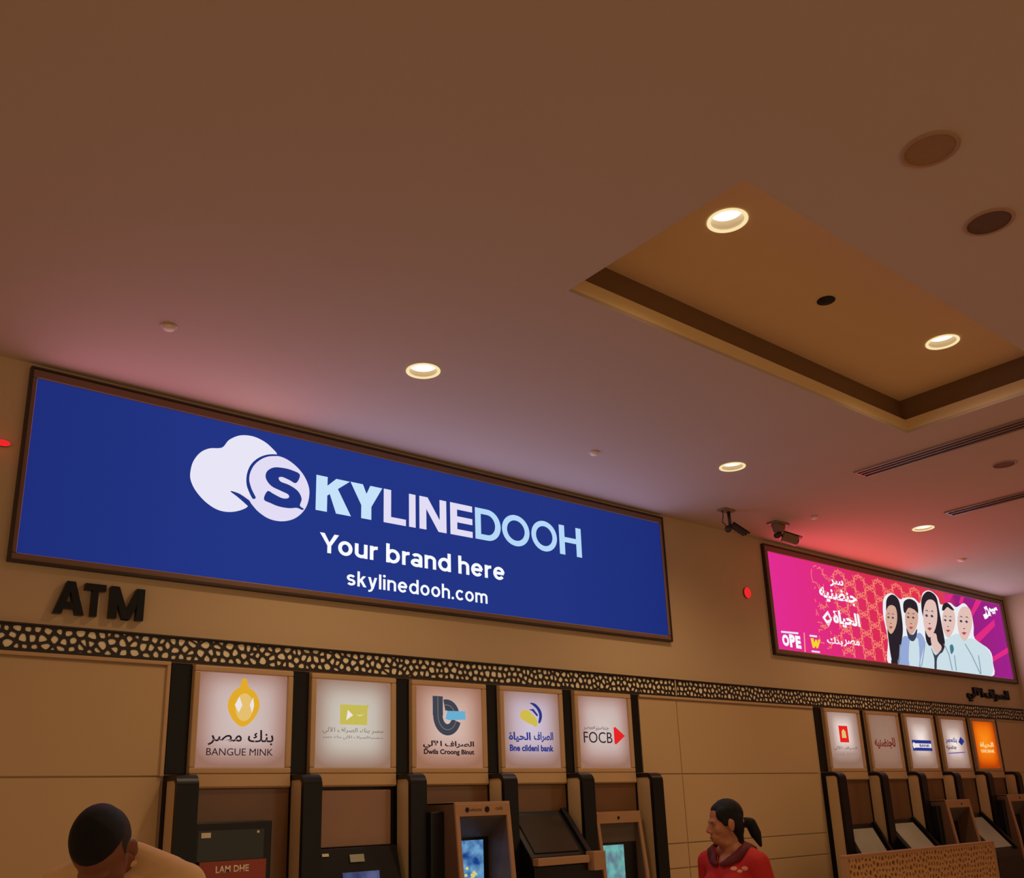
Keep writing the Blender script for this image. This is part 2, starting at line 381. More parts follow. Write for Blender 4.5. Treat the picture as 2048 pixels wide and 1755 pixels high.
# ------------------------------------------------------------------ pierced frieze
def lattice_cells(xa, xb, za, zb, cell, gap, seed):
    """pierced screen: irregular cells, each an opening with a rounded outline; returns rings of quads"""
    rnd = random.Random(seed); pts = []
    rows = max(2, round((zb-za)/cell)); rh = (zb-za)/rows; n = int((xb-xa)/cell)
    for r in range(-1, rows+1):
        for i in range(-1, n+2):
            pts.append((xa + (i + .5*(r % 2) + rnd.uniform(-.42, .42))*cell, za + (r+.5+rnd.uniform(-.38, .38))*rh))
    buck = {}
    for p in pts: buck.setdefault(int((p[0]-xa)/cell), []).append(p)
    out = []
    for p in pts:
        poly = [(xa, za), (xb, za), (xb, zb), (xa, zb)]
        poly = [(max(xa, p[0]-2*cell), za), (min(xb, p[0]+2*cell), za), (min(xb, p[0]+2*cell), zb), (max(xa, p[0]-2*cell), zb)]
        if p[0]+2*cell <= xa or p[0]-2*cell >= xb: continue
        k = int((p[0]-xa)/cell)
        for j in range(k-3, k+4):
            for q in buck.get(j, ()):
                if q is p: continue
                mx, mz, dx, dz = (p[0]+q[0])/2, (p[1]+q[1])/2, q[0]-p[0], q[1]-p[1]
                if abs(dx)+abs(dz) > 6*cell: continue
                new = []
                for a in range(len(poly)):
                    A, B = poly[a], poly[(a+1) % len(poly)]
                    da = (A[0]-mx)*dx + (A[1]-mz)*dz; db = (B[0]-mx)*dx + (B[1]-mz)*dz
                    if da <= 0: new.append(A)
                    if (da < 0 < db) or (db < 0 < da):
                        t = da/(da-db); new.append((A[0]+(B[0]-A[0])*t, A[1]+(B[1]-A[1])*t))
                poly = new
                if len(poly) < 3: break
            if len(poly) < 3: break
        if len(poly) >= 3: out.append(poly)
    return out
def pierced(name, xa, xb, za, zb, Y0, Y1, cell, gap, seed, m, parent):
    mb = MB()
    for poly in lattice_cells(xa, xb, za, zb, cell, gap, seed):
        # drop slivers, subdivide each side so that the opening can be rounded
        P = []
        for i in range(len(poly)):
            a, b = Vector(poly[i]), Vector(poly[(i+1) % len(poly)])
            if (b-a).length < 1e-5: continue
            P += [a, a.lerp(b, .25), a.lerp(b, .75)]
        if len(P) < 9: continue
        c = sum(P, Vector((0, 0)))/len(P); n = len(P)
        area = abs(sum(P[i].x*P[(i+1) % n].y - P[(i+1) % n].x*P[i].y for i in range(n)))/2
        rin = math.sqrt(area/PI)
        if rin < gap*0.7: 
            mb.prism([tuple(p) for p in P], 'y', Y0, Y1); continue
        Q = []
        for i, p in enumerate(P):
            d = p - c; k = (0.86 if i % 3 == 0 else 1.0)
            Q.append(c + d*k*max(.2, 1 - gap/2/max(rin*.9, 1e-3)))
        vs = [(p.x, Y0, p.y) for p in P] + [(p.x, Y0, p.y) for p in Q] + [(p.x, Y1, p.y) for p in Q]
        fs = [(i, (i+1) % n, (i+1) % n + n, i+n) for i in range(n)] + [(i+n, (i+1) % n + n, (i+1) % n + 2*n, i+2*n) for i in range(n)]
        mb.add(vs, fs)
    return mb.build(name, m, parent)
def frieze(xa, xb, seed, label):
    t = thing('lattice_frieze', ((xa+xb)/2, 5.0, FR_Z0), label, 'frieze', 'pierced friezes over the machines')
    MB().box(xa, xb, 4.990, 4.9999, FR_Z0, FR_Z1).build('backing', M_CREAM, t)
    pierced('lattice', xa+.002, xb-.002, FR_Z0+.008, FR_Z1-.008, 4.9870, 4.9895, 0.047, 0.0158, seed, M_DARK, t)
    MB().box(xa, xb, 4.974, 4.989, FR_Z1-.008, FR_Z1).build('rail', M_DARK, t)
    MB().box(xa, xb, 4.974, 4.989, FR_Z0, FR_Z0+.008).build('rail', M_DARK, t)
frieze(-4.0, 5.802, 3, 'dark pierced lattice frieze running below the blue billboard')
frieze(5.815, 12.05, 4, 'dark pierced lattice frieze running below the pink billboard')

# ------------------------------------------------------------------ ceiling fittings
def downlight(x, y, z, label, d=.030):
    t = thing('downlight', (x, y, z), label, 'ceiling light', 'lit round downlights')
    r = R_CAN
    MB().lathe([(r*1.0, 0.0), (r*1.14, -0.001), (r*1.15, -0.005), (r*1.04, -0.008), (r*.93, -0.003), (r*.93, 0.0)], (x, y, z), 48).build('trim_ring', glow('downlight_ring_glow', (250, 226, 172), 1.0), t, True)
    MB().lathe([(r*.935, -0.002), (r*.90, d), (r*.89, d+.006)], (x, y, z), 48).build('reflector', mat('downlight_reflector', (150, 128, 92), 0.5, var=0.03), t, True)
    MB().lathe([(0.0001, d), (r*.90, d)], (x, y, z), 48).build('lamp', glow('lamp_glow', (255, 246, 224), 4.0), t)
    l = bpy.data.lights.new('downlight_beam', 'SPOT'); l.energy = SPOT_W; l.color = SPOT_COL; l.spot_size = math.radians(150); l.spot_blend = 0.9; l.shadow_soft_size = 0.07
    lo = bpy.data.objects.new('downlight_beam', l); COL.objects.link(lo); lo.location = (x, y, z - 0.012); adopt(lo, t)
downlight(*LIGHTS[0][:2], CEIL, 'lit round downlight in the ceiling above the blue billboard')
downlight(*LIGHTS[1][:2], CEIL, 'lit round downlight in the ceiling before the two security cameras')
downlight(*LIGHTS[2][:2], CEIL, 'lit round downlight in the ceiling above the pink billboard', .016)
downlight(*REC_LIGHTS[0][:2], REC_Z, 'largest lit downlight, at the near corner of the ceiling recess', .046)
downlight(*REC_LIGHTS[1][:2], REC_Z, 'lit downlight in the ceiling recess, at its far right end', .040)

def dead_light(px, py, r, label, deep):
    p = at_z(px, py, CEIL); t = thing('ceiling_speaker', (p.x, p.y, CEIL), label, 'speaker', 'unlit round ceiling fittings')
    MB().lathe([(r*.86, -0.001), (r*.88, -0.006), (r, -0.004), (r*1.01, 0.0)], (p.x, p.y, CEIL-.0005), 36).build('rim', mat('speaker_rim', (168, 128, 92), 0.5), t, True)
    MB().lathe([(0.0001, -0.003), (r*.87, -0.002)], (p.x, p.y, CEIL-.0005), 36).build('grille', mat('speaker_grille_%d' % deep[0], deep, 0.7, var=.15, scale=40), t)
dead_light(1860, 299, .105, 'faint round ceiling speaker in the upper right, paler than its neighbour', (150, 112, 72))
dead_light(1978, 444, .100, 'dark round ceiling speaker beyond the recess, near the right edge', (92, 64, 40))
dead_light(2008, 928, .085, 'dark round ceiling speaker between the two slot diffusers', (110, 74, 50))
p = at_z(1652, 600, REC_Z); t = thing('sensor_dome', (p.x, p.y, REC_Z), 'small black round sensor in the middle of the ceiling recess', 'sensor')
MB().lathe([(.046, 0), (.048, -.004), (.044, -.007)], (p.x, p.y, REC_Z-.0005), 28).build('rim', M_BLACK, t, True)
MB().lathe([(.0001, -.016), (.022, -.014), (.036, -.009), (.045, -.003)], (p.x, p.y, REC_Z-.0005), 28).build('dome', M_BLACK, t, True)

for (px, py, r, label) in ((338, 652, .042, 'pink lit round sprinkler cover at the left of the ceiling'),
                           (1188, 904, .040, 'small round sprinkler cover above the right half of the blue billboard'),
                           (1628, 1033, .036, 'small round sprinkler cover in the red glow by the security cameras'),
                           (1923, 1118, .050, 'small round sprinkler cover over the right end of the pink billboard')):
    p = at_z(px, py, CEIL); t = thing('sprinkler_cover', (p.x, p.y, CEIL), label, 'sprinkler', 'sprinkler covers in a row')
    MB().lathe([(r*.55, -.001), (r*.8, -.003), (r, -.0015), (r, 0)], (p.x, p.y, CEIL-.0005), 28).build('escutcheon', mat('sprinkler_ring', (190, 160, 140), .5), t, True)
    MB().lathe([(.0001, -.018), (r*.6, -.018), (r*.66, -.014), (r*.66, -.002)], (p.x, p.y, CEIL-.0005), 28).build('cover_plate', M_WHITE, t, True)

def slot_diffuser(xa, xb, ya, yb, nslot, label):
    t = thing('slot_diffuser', ((xa+xb)/2, yb, CEIL), label, 'air vent', 'linear slot diffusers')
    MB().box(xa, xb, ya, yb, CEIL-.003, CEIL-.0002).build('slot', mat('diffuser_throat', (24, 16, 12), .7), t)
    fm = mat('diffuser_metal', (150, 116, 90), .4, .2)
    w_ = (xb-xa)
    MB().box(xa-.012, xa+.006, ya, yb+.012, CEIL-.012, CEIL-.0002).box(xb-.006, xb+.012, ya, yb+.012, CEIL-.012, CEIL-.0002).box(xa, xb, yb-.004, yb+.012, CEIL-.012, CEIL-.0002).build('frame', fm, t)
    for k in range(1, nslot):
        c = xa + w_*k/nslot
        MB().box(c-.007, c+.007, ya, yb, CEIL-.010, CEIL-.0025).build('blade', fm, t)
slot_diffuser(6.225, 6.375, 0.4, 3.44, 3, 'long dark slot diffuser next to the ceiling recess')
slot_diffuser(7.835, 7.965, 0.9, 3.565, 2, 'farther, shorter looking slot diffuser near the pink billboard')

# ------------------------------------------------------------------ security cameras on the ceiling
def cctv(px, py, Y, label, long_stem):
    p = at_z(px, py, CEIL); x, y = p.x, p.y
    t = thing('security_camera', (x, y, CEIL), label, 'camera', 'ceiling security cameras')
    if long_stem:
        MB().box(x-.07, x+.075, y-.04, y+.04, CEIL-.014, CEIL-.0005).build('mount_plate', M_CCTV, t, bevel=.004)
        MB().tube((x+.03, y, CEIL-.012), (x+.035, y, CEIL-.14), .014, .013).build('stem', M_CCTVD, t, True)
        j = Vector((x+.005, y, CEIL-.165)); MB().ball(j, .030).build('joint', M_CCTVD, t, True)
        MB().tube((x+.03, y, CEIL-.135), j, .014).build('elbow', M_CCTVD, t, True)
        a = Vector((x+.055, y-.01, CEIL-.13)); b = Vector((x+.135, y-.07, CEIL-.205)); r = .024
        MB().tube((x-.05, y, CEIL-.012), (x-.045, y, CEIL-.06), .004).tube((x-.045, y, CEIL-.06), (x-.052, y+.01, CEIL-.11), .004).tube((x-.052, y+.01, CEIL-.11), (x-.01, y, CEIL-.15), .004).build('cable', M_CCTVD, t, True)
    else:
        MB().box(x-.10, x+.10, y-.05, y+.05, CEIL-.016, CEIL-.0005).build('mount_plate', M_CCTV, t, bevel=.004)
        MB().prism([(x-.065, CEIL-.015), (x+.065, CEIL-.015), (x+.03, CEIL-.085), (x-.03, CEIL-.085)], 'y', y-.035, y+.035).build('stem', M_CCTV, t, bevel=.006)
        j = Vector((x-.035, y, CEIL-.118)); MB().ball(j, (.034, .028, .026)).build('joint', M_CCTVD, t, True)
        MB().tube((x, y, CEIL-.08), j, .016).tube((x, y, CEIL-.08), (x+.05, y-.01, CEIL-.125), .013).build('elbow', M_CCTVD, t, True)
        a = Vector((x+.055, y+.0, CEIL-.115)); b = Vector((x+.135, y-.085, CEIL-.165)); r = .042
    d = (b-a).normalized(); rot = d.to_track_quat('X', 'Z').to_matrix()
    L = (b-a).length; mb = MB(); s = MB().box(-.01, L, -r*.8, r*.8, -r, r*.95)
    mb.add([a + rot @ Vector(v) for v in s.v], s.f); h = mb.build('housing', M_CCTVD if long_stem else M_CCTV, t, bevel=.010, seg=3)
    s = MB().box(-.012, L+.025, -r*.9, r*.9, r*.95, r*1.1); mb = MB(); mb.add([a + rot @ Vector(v) for v in s.v], s.f); mb.build('sun_shield', M_CCTVD, t, bevel=.002)
    MB().tube(b, b + d*.008, r*.55, r*.5).build('lens', M_GLASS, h, False)
cctv(1452, 1019, 4.6, 'security camera on a thin dark ceiling stem, nearer the blue billboard', True)
cctv(1556, 1046, 4.6, 'security camera on a stubby bracket above the pink billboard corner', False)

# ------------------------------------------------------------------ red indicator lamps on the wall
def red_lamp(px, py, r, flat_, label, watt):
    p = at(px, py, 4.985)
    t = thing('indicator_lamp', (p.x, 5.0, p.z), label, 'lamp', 'red wall lamps')
    mb = MB(); mb.prism(ellipse(p.x, p.z, r*1.0, r*flat_, 24), 'y', 4.985, 4.9999); mb.build('base', M_BROWN, t)
    MB().ball((p.x, 4.985, p.z), (r, r*.35, r*flat_), 20, 12).build('lens', glow('red_lamp_glow', (238, 40, 42), 1.0), t, True)
    l = bpy.data.lights.new('red_lamp_light', 'POINT'); l.energy = watt; l.color = (1, .05, .04); l.shadow_soft_size = .03
    lo = bpy.data.objects.new('red_lamp_light', l); COL.objects.link(lo); lo.location = (p.x, 4.985 - r*.35 - .04, p.z); adopt(lo, t)
red_lamp(1495, 1185, .046, 1.08, 'red round lamp on the wall left of the pink billboard', 0.03)
red_lamp(4, 885, .040, .42, 'red oval lamp on the wall left of the blue billboard', 0.03)

# ------------------------------------------------------------------ billboards
SCR_Y = 4.980
KS = SCR_Y/4.94
def kx(*v): return [x*KS for x in v]                      # sizes taken on a plane 4 cm nearer, carried to the screen's
def kz(*v): return [EYE + (z-EYE)*KS for z in v]
def billboard(x0, x1, z0, z1, ml, mr, mt_, mb_, screen_mat, label):
    t = thing('billboard', ((x0+x1)/2, 5.0, z0-mb_), label, 'billboard')
    X0, X1, Z0, Z1 = x0-ml, x1+mr, z0-mb_, z1+mt_
    e = .011
    MB().box(X0+e, X1-e, 4.988, 4.9999, Z0+e, Z1-e).build('cabinet', M_FRAME_D, t)
    ed = MB(); ed.box(X0, X1, 4.964, 4.9999, Z1-e, Z1).box(X0, X1, 4.964, 4.9999, Z0, Z0+e).box(X0, X0+e, 4.964, 4.9999, Z0+e, Z1-e).box(X1-e, X1, 4.964, 4.9999, Z0+e, Z1-e)
    ed.build('outer_edge', M_FRAME_D, t)
    for nm, b in (('frame_rail', (X0+e, X1-e, z1, Z1-e)), ('frame_rail', (X0+e, X1-e, Z0+e, z0)), ('frame_stile', (X0+e, x0, z0, z1)), ('frame_stile', (x1, X1-e, z0, z1))):
        o = MB().box(b[0], b[1], 4.968, 4.988, b[2], b[3]).build(nm, M_FRAME, t, bevel=.006)
    s = MB().box(x0, x1, SCR_Y, 4.9875, z0, z1).build('screen', screen_mat, t)
    return t, s
def added_glow_lamp(t, x0, x1, z0, z1, col, watt):  # tinted lamp added before a screen to strengthen the glow on the ceiling
    l = bpy.data.lights.new('added_glow_lamp', 'AREA'); l.shape = 'RECTANGLE'; l.size = x1-x0; l.size_y = z1-z0; l.energy = watt; l.color = col
    lo = bpy.data.objects.new('added_glow_lamp', l); COL.objects.link(lo); lo.location = ((x0+x1)/2, SCR_Y-.006, (z0+z1)/2); lo.rotation_euler = (-PI/2, 0, 0); adopt(lo, t)

BX0, BX1 = kx(0.970, 5.716); BZ0, BZ1 = kz(2.927, 3.862)
blue = glow_ramp('blue_screen', [(0.0, (30, 46, 122)), (0.25, (35, 54, 134)), (0.75, (34, 52, 130)), (1.0, (29, 45, 122))], 0)
bb, scr = billboard(BX0, BX1, BZ0, BZ1, .036, .036, .058, .046, blue, 'wide blue lit billboard with white cloud logo and lettering')
added_glow_lamp(bb, BX0, 2.5, BZ0, BZ1, (1.0, 0.42, 0.58), 6.0)  # added pink tint that the blue picture itself does not give off
added_glow_lamp(bb, 2.5, BX1, BZ0, BZ1, (0.60, 0.56, 1.0), 12.0)
G_WHITE = glow('screen_white', (232, 230, 246)); G_PURE = glow('screen_pure_white', (248, 250, 255)); G_PALE = glow('screen_pale_blue', (198, 226, 250)); G_SKY = glow('screen_sky', (182, 216, 248)); G_BLUE = glow('screen_blue', (34, 53, 132)); G_LILAC = glow('screen_lilac', (226, 220, 244))
LY = SCR_Y - .0005
def cr(pts, Y, ox, oy, k): return [(lambda v: (v.x, v.z))(at(ox+x*k, oy+y*k, Y)) for x, y in pts]
K1 = 700/2047
def c1(pts): return cr(pts, SCR_Y, 0, 640, K1)
def smooth_loop(P, n=4):
    """closed Catmull-Rom through the points"""
    out = []; N = len(P)
    for i in range(N):
        p0, p1, p2, p3 = [Vector(P[(i+j-1) % N]) for j in range(4)]
        for s in range(n):
            u = s/n; q = 0.5*((2*p1) + (p2-p0)*u + (2*p0-5*p1+4*p2-p3)*u*u + (3*p1-p0-3*p2+p3)*u**3); out.append((q.x, q.y))
    return out
cloud = c1(smooth_loop([(1112,900),(1128,830),(1170,775),(1225,750),(1298,745),(1340,700),(1405,674),(1480,680),(1545,710),(1590,748),(1618,785),(1560,790),(1500,820),(1455,880),(1450,950),(1478,1035),(1440,1040),(1420,1050),(1449,1087),(1400,1113),(1335,1121),(1270,1107),(1205,1065),(1150,1005),(1120,950)], 5))
flat([cloud], LY).build('cloud_logo', G_WHITE, scr)
disc = c1(smooth_loop([(1456,930),(1462,880),(1490,835),(1540,805),(1600,793),(1660,806),(1720,845),(1770,900),(1800,960),(1808,1015),(1795,1080),(1762,1130),(1710,1165),(1640,1176),(1570,1160),(1510,1120),(1470,1075),(1445,1045),(1350,1002),(1410,1015),(1462,1040),(1494,1040),(1470,985)], 5))
flat([disc], LY-.0016).build('logo_disc', G_LILAC, scr)
swoosh = c1(smooth_loop([(1345,1000),(1390,1012),(1430,1036),(1460,1062),(1462,1085),(1449,1087),(1420,1062),(1385,1032)], 4))
swoosh2 = c1(smooth_loop([(1625,787),(1570,786),(1515,803),(1468,842),(1443,898),(1440,958),(1455,1005),(1476,1044),(1494,1038),(1472,998),(1458,955),(1458,905),(1482,852),(1524,815),(1572,797),(1625,795)], 3))
flat([swoosh, swoosh2], LY-.0032).build('logo_line', G_BLUE, scr)
S_ = c1(smooth_loop([(1752,905),(1730,953),(1690,935),(1650,918),(1628,922),(1640,945),(1690,965),(1740,1000),(1762,1045),(1752,1085),(1774,1103),(1765,1110),(1735,1098),(1690,1100),(1630,1090),(1580,1070),(1542,1048),(1563,1000),(1600,1018),(1650,1042),(1685,1040),(1684,1020),(1640,998),(1585,970),(1553,925),(1560,885),(1600,862),(1660,866),(1710,880)], 4))
flat([S_], LY-.0032).build('logo_letter', G_BLUE, scr)
XS = kx(2.582,2.821,2.821,3.054,3.066,3.241,3.26,3.311,3.342,3.56,3.593,3.783,3.805,4.03,4.043,4.297,4.316,4.564,4.589,4.812)
for i, chr_ in enumerate('KYLINEDOOH'):
    wgt = .27 if i < 2 else (.19 if i < 6 else .175)
    z = kz(3.431 + .012*i/9)[0]
    if chr_ == 'I': poly = [[(XS[6], z), (XS[7], z), (XS[7], z+.226*KS), (XS[6], z+.226*KS)]]
    else: poly = letter(chr_, XS[2*i], XS[2*i+1], z, .226*KS, wgt)
    flat(poly, LY).build('title_letter', G_PALE if i < 2 else (G_LILAC if i < 6 else G_SKY), scr)
for L in word('Your brand here', *kx(2.616, 4.052), *kz(3.172), .122*KS, .17, .11): flat(L, LY).build('slogan_letter', G_PURE, scr)
for L in word('skylinedooh.com', *kx(2.806, 3.894), *kz(2.990), .093*KS, .155, .13): flat(L, LY).build('address_letter', G_PURE, scr)

# pink billboard
P0, P1 = kx(7.172, 11.835); Q0, Q1 = kz(2.938, 3.838)
pink = glow_ramp('pink_screen', [(0.0, (226, 44, 146)), (0.22, (224, 44, 118)), (0.36, (220, 44, 86)), (0.58, (222, 50, 74)), (0.70, (214, 62, 84)), (0.76, (150, 32, 120)), (1.0, (160, 34, 140))], 0)
pb, scr2 = billboard(P0, P1, Q0, Q1, .062, .085, .066, .056, pink, 'pink and purple lit billboard showing five people, at the far right')
added_glow_lamp(pb, P0, 9.6, Q0, Q1, (1.0, 0.13, 0.15), 19.0)  # added red and lavender lamps, on top of the picture's own light
added_glow_lamp(pb, 9.6, P1, Q0, Q1, (0.78, 0.70, 1.0), 13.0)
K2 = 548/2048
def c2(pts): return cr(pts, SCR_Y, 1500, 1080, K2)
LIM = lambda q: all(P0+.01 < x < P1-.01 and Q0+.01 < z < Q1-.01 for x, z in q)
# star-and-hexagon line pattern across the middle of the picture
lines = []
cx0, s_ = 8.02, .185
for i in range(0, 13):
    for j in range(-1, 7):
        cx = cx0 + i*s_; cz = Q0 - .02 + (j + .5*(i % 2))*s_*1.06
        if cx > 10.1: continue
        star = [(cx + (.66 if k % 2 else .40)*s_*math.cos(k*PI/6), cz + (.66 if k % 2 else .40)*s_*math.sin(k*PI/6)) for k in range(12)]
        for q in ribbon(ellipse(cx, cz, .60*s_, .60*s_, 20), .0085, True) + ribbon(star, .0085, True):
            if LIM(q) and not (cx < 8.36 and random.random() < .55): lines.append(q)
flat(lines, LY, .0008).build('line_pattern', glow('screen_line', (244, 132, 110)), scr2)['kind'] = 'stuff'
beams = [[(1640,560),(1690,440),(1730,455),(1650,590)], [(1560,470),(1575,420),(1600,425),(1585,480)], [(1440,440),(1480,400),(1520,405),(1480,470)],
         [(1680,720),(1825,590),(1830,640),(1705,770)], [(1815,870),(1925,800),(1930,840),(1820,905)]]
flat([c2(b) for b in beams], LY, .0008).build('light_beams', glow('screen_beam', (226, 44, 130)), scr2)
hot = c2(smooth_loop([(1100,560),(1200,430),(1290,380),(1400,400),(1500,430),(1440,520),(1430,620),(1290,680),(1140,660)], 4))
G_HAIR = glow('print_hair', (42, 34, 40)); G_SKIN = glow('print_skin', (226, 192, 182)); G_SKIN2 = glow('print_skin_warm', (214, 168, 150)); G_CLOTH = glow('print_cloth', (204, 222, 230)); G_CLOTH2 = glow('print_cloth_blue', (150, 168, 214)); G_INK = glow('print_ink', (60, 66, 84)); G_LIP = glow('print_lip', (178, 70, 80)); G_HALO = glow('print_halo', (236, 238, 244))
def printed(nm, pts, layer, m, n=3): flat([c2(smooth_loop(pts, n))], LY - .0009*layer, .0008).build(nm, m, scr2)
def face(cx, cy, rx, ry, tilt=0.0):
    """portrait print: head outline with eyes, brows, nose and mouth"""
    def pt(u, v): return (cx + rx*(u*math.cos(tilt) - v*math.sin(tilt)*.6), cy + ry*(v*math.cos(tilt) + u*math.sin(tilt)*.35))
    return pt
def portrait(cx, cy, rx, ry, layer, skin):
    pt = face(cx, cy, rx, ry, .12)
    printed('portrait_face', [pt(-.92,-.35), pt(-.6,-.85), pt(0,-1), pt(.65,-.85), pt(.95,-.3), pt(.9,.25), pt(.6,.7), pt(.2,1), pt(-.15,1), pt(-.55,.72), pt(-.85,.3)], layer, skin)
    feats = []
    for sx in (-.5, .22):
        feats.append([pt(sx-.2,-.12), pt(sx,-.2), pt(sx+.24,-.1), pt(sx+.02,-.03)]); feats.append([pt(sx-.25,-.34), pt(sx+.02,-.43), pt(sx+.28,-.32), pt(sx,-.37)])
    feats.append([pt(-.2,.3), pt(-.05,.34), pt(.1,.29), pt(-.05,.27)])
    flat([c2(f) for f in feats], LY-.0009*(layer+1), .0008).build('portrait_features', G_INK, scr2)
    flat([c2([pt(-.36,.55), pt(-.05,.5), pt(.3,.53), pt(-.02,.68)])], LY-.0009*(layer+1), .0008).build('portrait_mouth', G_LIP, scr2)
# white outline of the group, clothes, then heads
printed('portrait_outline', [(1040,930),(1030,740),(995,560),(1000,430),(1060,395),(1120,440),(1150,430),(1220,430),(1270,470),(1290,395),(1340,375),(1400,420),(1425,480),(1490,465),(1540,500),(1600,470),(1650,540),(1670,640),(1680,735),(1790,820),(1815,920),(1800,1020),(1500,975),(1250,945)], 1, G_HALO, 4)
printed('portrait_clothes', [(1055,925),(1060,840),(1030,700),(1110,690),(1120,760),(1115,935)], 2, G_HAIR)
printed('portrait_clothes', [(1105,935),(1125,780),(1150,715),(1215,730),(1265,690),(1310,760),(1340,950),(1240,945)], 2, G_CLOTH2)
printed('portrait_shirt', [(1190,938),(1190,760),(1215,745),(1255,740),(1260,945)], 3, G_CLOTH)
printed('portrait_clothes', [(1620,1000),(1600,770),(1660,735),(1760,800),(1805,880),(1800,1015)], 2, G_CLOTH)
printed('portrait_clothes', [(1440,972),(1420,780),(1480,730),(1560,700),(1650,800),(1720,1005),(1560,985)], 3, G_CLOTH)
printed('portrait_clothes', [(1275,945),(1290,830),(1320,750),(1370,800),(1440,770),(1490,840),(1540,985),(1390,965)], 4, G_CLOTH)
printed('portrait_lapel', [(1345,800),(1380,860),(1430,810),(1435,825),(1392,880),(1388,965),(1372,962),(1370,880)], 11, G_INK)
printed('portrait_tie', [(1490,790),(1510,780),(1520,820),(1500,850)], 5, glow('print_teal', (70, 120, 140)))
printed('portrait_hair', [(1015,520),(1020,440),(1060,405),(1105,440),(1125,520),(1140,660),(1130,760),(1100,900),(1060,900),(1035,760),(1022,640)], 3, G_HAIR, 4)
portrait(1052, 590, 46, 106, 5, G_SKIN2)
printed('portrait_hair', [(1142,520),(1145,460),(1190,438),(1240,470),(1252,545),(1225,520),(1180,505),(1155,545)], 7, G_HAIR)
portrait(1203, 590, 52, 112, 5, G_SKIN2)
printed('portrait_beard', [(1165,655),(1190,700),(1220,702),(1245,660),(1240,720),(1215,755),(1180,730)], 5, G_INK)
printed('portrait_hair', [(1278,520),(1280,430),(1325,382),(1385,420),(1408,520),(1430,640),(1452,780),(1420,845),(1385,760),(1340,790),(1310,740),(1300,620)], 7, G_HAIR, 4)
portrait(1340, 582, 56, 140, 9, G_SKIN)
printed('portrait_neck', [(1345,735),(1358,700),(1385,700),(1398,755),(1428,800),(1395,850),(1360,805)], 8, G_SKIN)
printed('portrait_hair', [(1430,520),(1440,478),(1475,470),(1520,520),(1500,520),(1470,500),(1445,525)], 8, G_HAIR)
portrait(1480, 612, 52, 112, 5, G_SKIN)
for f_ in ([(1442,775),(1478,850),(1505,972)], [(1600,775),(1650,860),(1715,1000)], [(1300,775),(1290,850),(1275,940)], [(1115,780),(1108,930)], [(1520,860),(1535,975)], [(1700,860),(1720,1000)]):
    flat([c2(q_) for q_ in ribbon(f_, 7)], LY-.0009*12, .0008).build('portrait_fold', glow('print_fold', (140, 164, 182)), scr2)
portrait(1600, 622, 58, 128, 6, G_SKIN)
# lettering of the pink billboard
def tb(x0, x1, y0, y1):
    '''box of a line of print: horizontal extent and height read at its middle, in the pink screen'''
    xm, ym = (x0+x1)/2, (y0+y1)/2; q = lambda x, y: at(1500+x*K2, 1080+y*K2, SCR_Y)
    return q(x0, ym).x, q(x1, ym).x, q(xm, y1).z, q(xm, y0).z
def sub(s, box, m=None, bold=.02, track=1.0): text_mesh('lettering', s, *box, LY-.0014, m or G_PURE, scr2, bold, .0008, track)
A_ = lambda *c: ''.join(chr(k) for k in c)
AR_HAYAT = A_(0xFE93, 0x0627, 0xFEF4, 0xFEA4, 0xFEDF, 0x0627)           # set right to left in joined forms
AR_GEN = A_(0xFEEA, 0xFEF4, 0xFEE8, 0xFEC0, 0xFEE8, 0xFE9F)
AR_SER = A_(0xFEAE, 0xFEB3)
AR_BANK = A_(0xFEDA, 0xFEE8, 0xFE91)
AR_MISR = A_(0xFEAE, 0xFEBC, 0xFEE3)
AR_ATM = A_(0xFEF2, 0xFEDF, 0xFEF5, 0x0627, 0x20, 0xFED1, 0x0627, 0xFEAE, 0xFEBC, 0xFEDF, 0x0627)
def wbox(ax, bx, zc, hh): return ax, bx, zc-hh/2, zc+hh/2
sub(AR_SER, tb(595, 695, 292, 352)); sub(AR_GEN, tb(520, 792, 365, 472), None, .03); sub(AR_HAYAT, tb(622, 818, 535, 655), None, .04)
flat([c2([(540,575),(580,525),(612,590),(588,645)])], LY, .0008).build('diamond_mark', G_PURE, scr2)
flat([c2([(560,580),(580,555),(598,590),(575,600)])], LY-.0009, .0008).build('diamond_core', glow('screen_pink_core', (224, 44, 110)), scr2)
sub(AR_MISR, tb(700, 818, 745, 800), None, .02); sub(AR_BANK, tb(575, 690, 725, 785), None, .02)
sub('O', tb(240, 290, 705, 790), None, .06); sub('P', tb(295, 335, 705, 800), None, .06); sub('E', tb(340, 378, 715, 808), None, .06)
flat([c2([(232,676),(360,688),(360,702),(232,690)])], LY, .0008).build('caption_bar', G_WHITE, scr2)
flat([c2([(400,690),(408,690),(416,835),(408,835)])], LY, .0008).build('divider_line', glow('screen_line2', (245, 150, 150)), scr2)
flat([c2([(452,730),(474,732),(480,770),(488,742),(500,744),(505,775),(510,740),(526,744),(508,806),(496,806),(490,785),(482,804),(468,802)])], LY, .0008).build('yellow_mark', glow('screen_yellow', (248, 214, 40)), scr2)
flat([c2([(445,705),(500,712),(500,726),(445,719)])], LY, .0008).build('caption_bar', G_WHITE, scr2); flat([c2([(460,822),(522,830),(522,842),(460,834)])], LY, .0008).build('caption_bar', G_WHITE, scr2)
sub(AR_SER, tb(1738, 1855, 490, 598), None, .09)

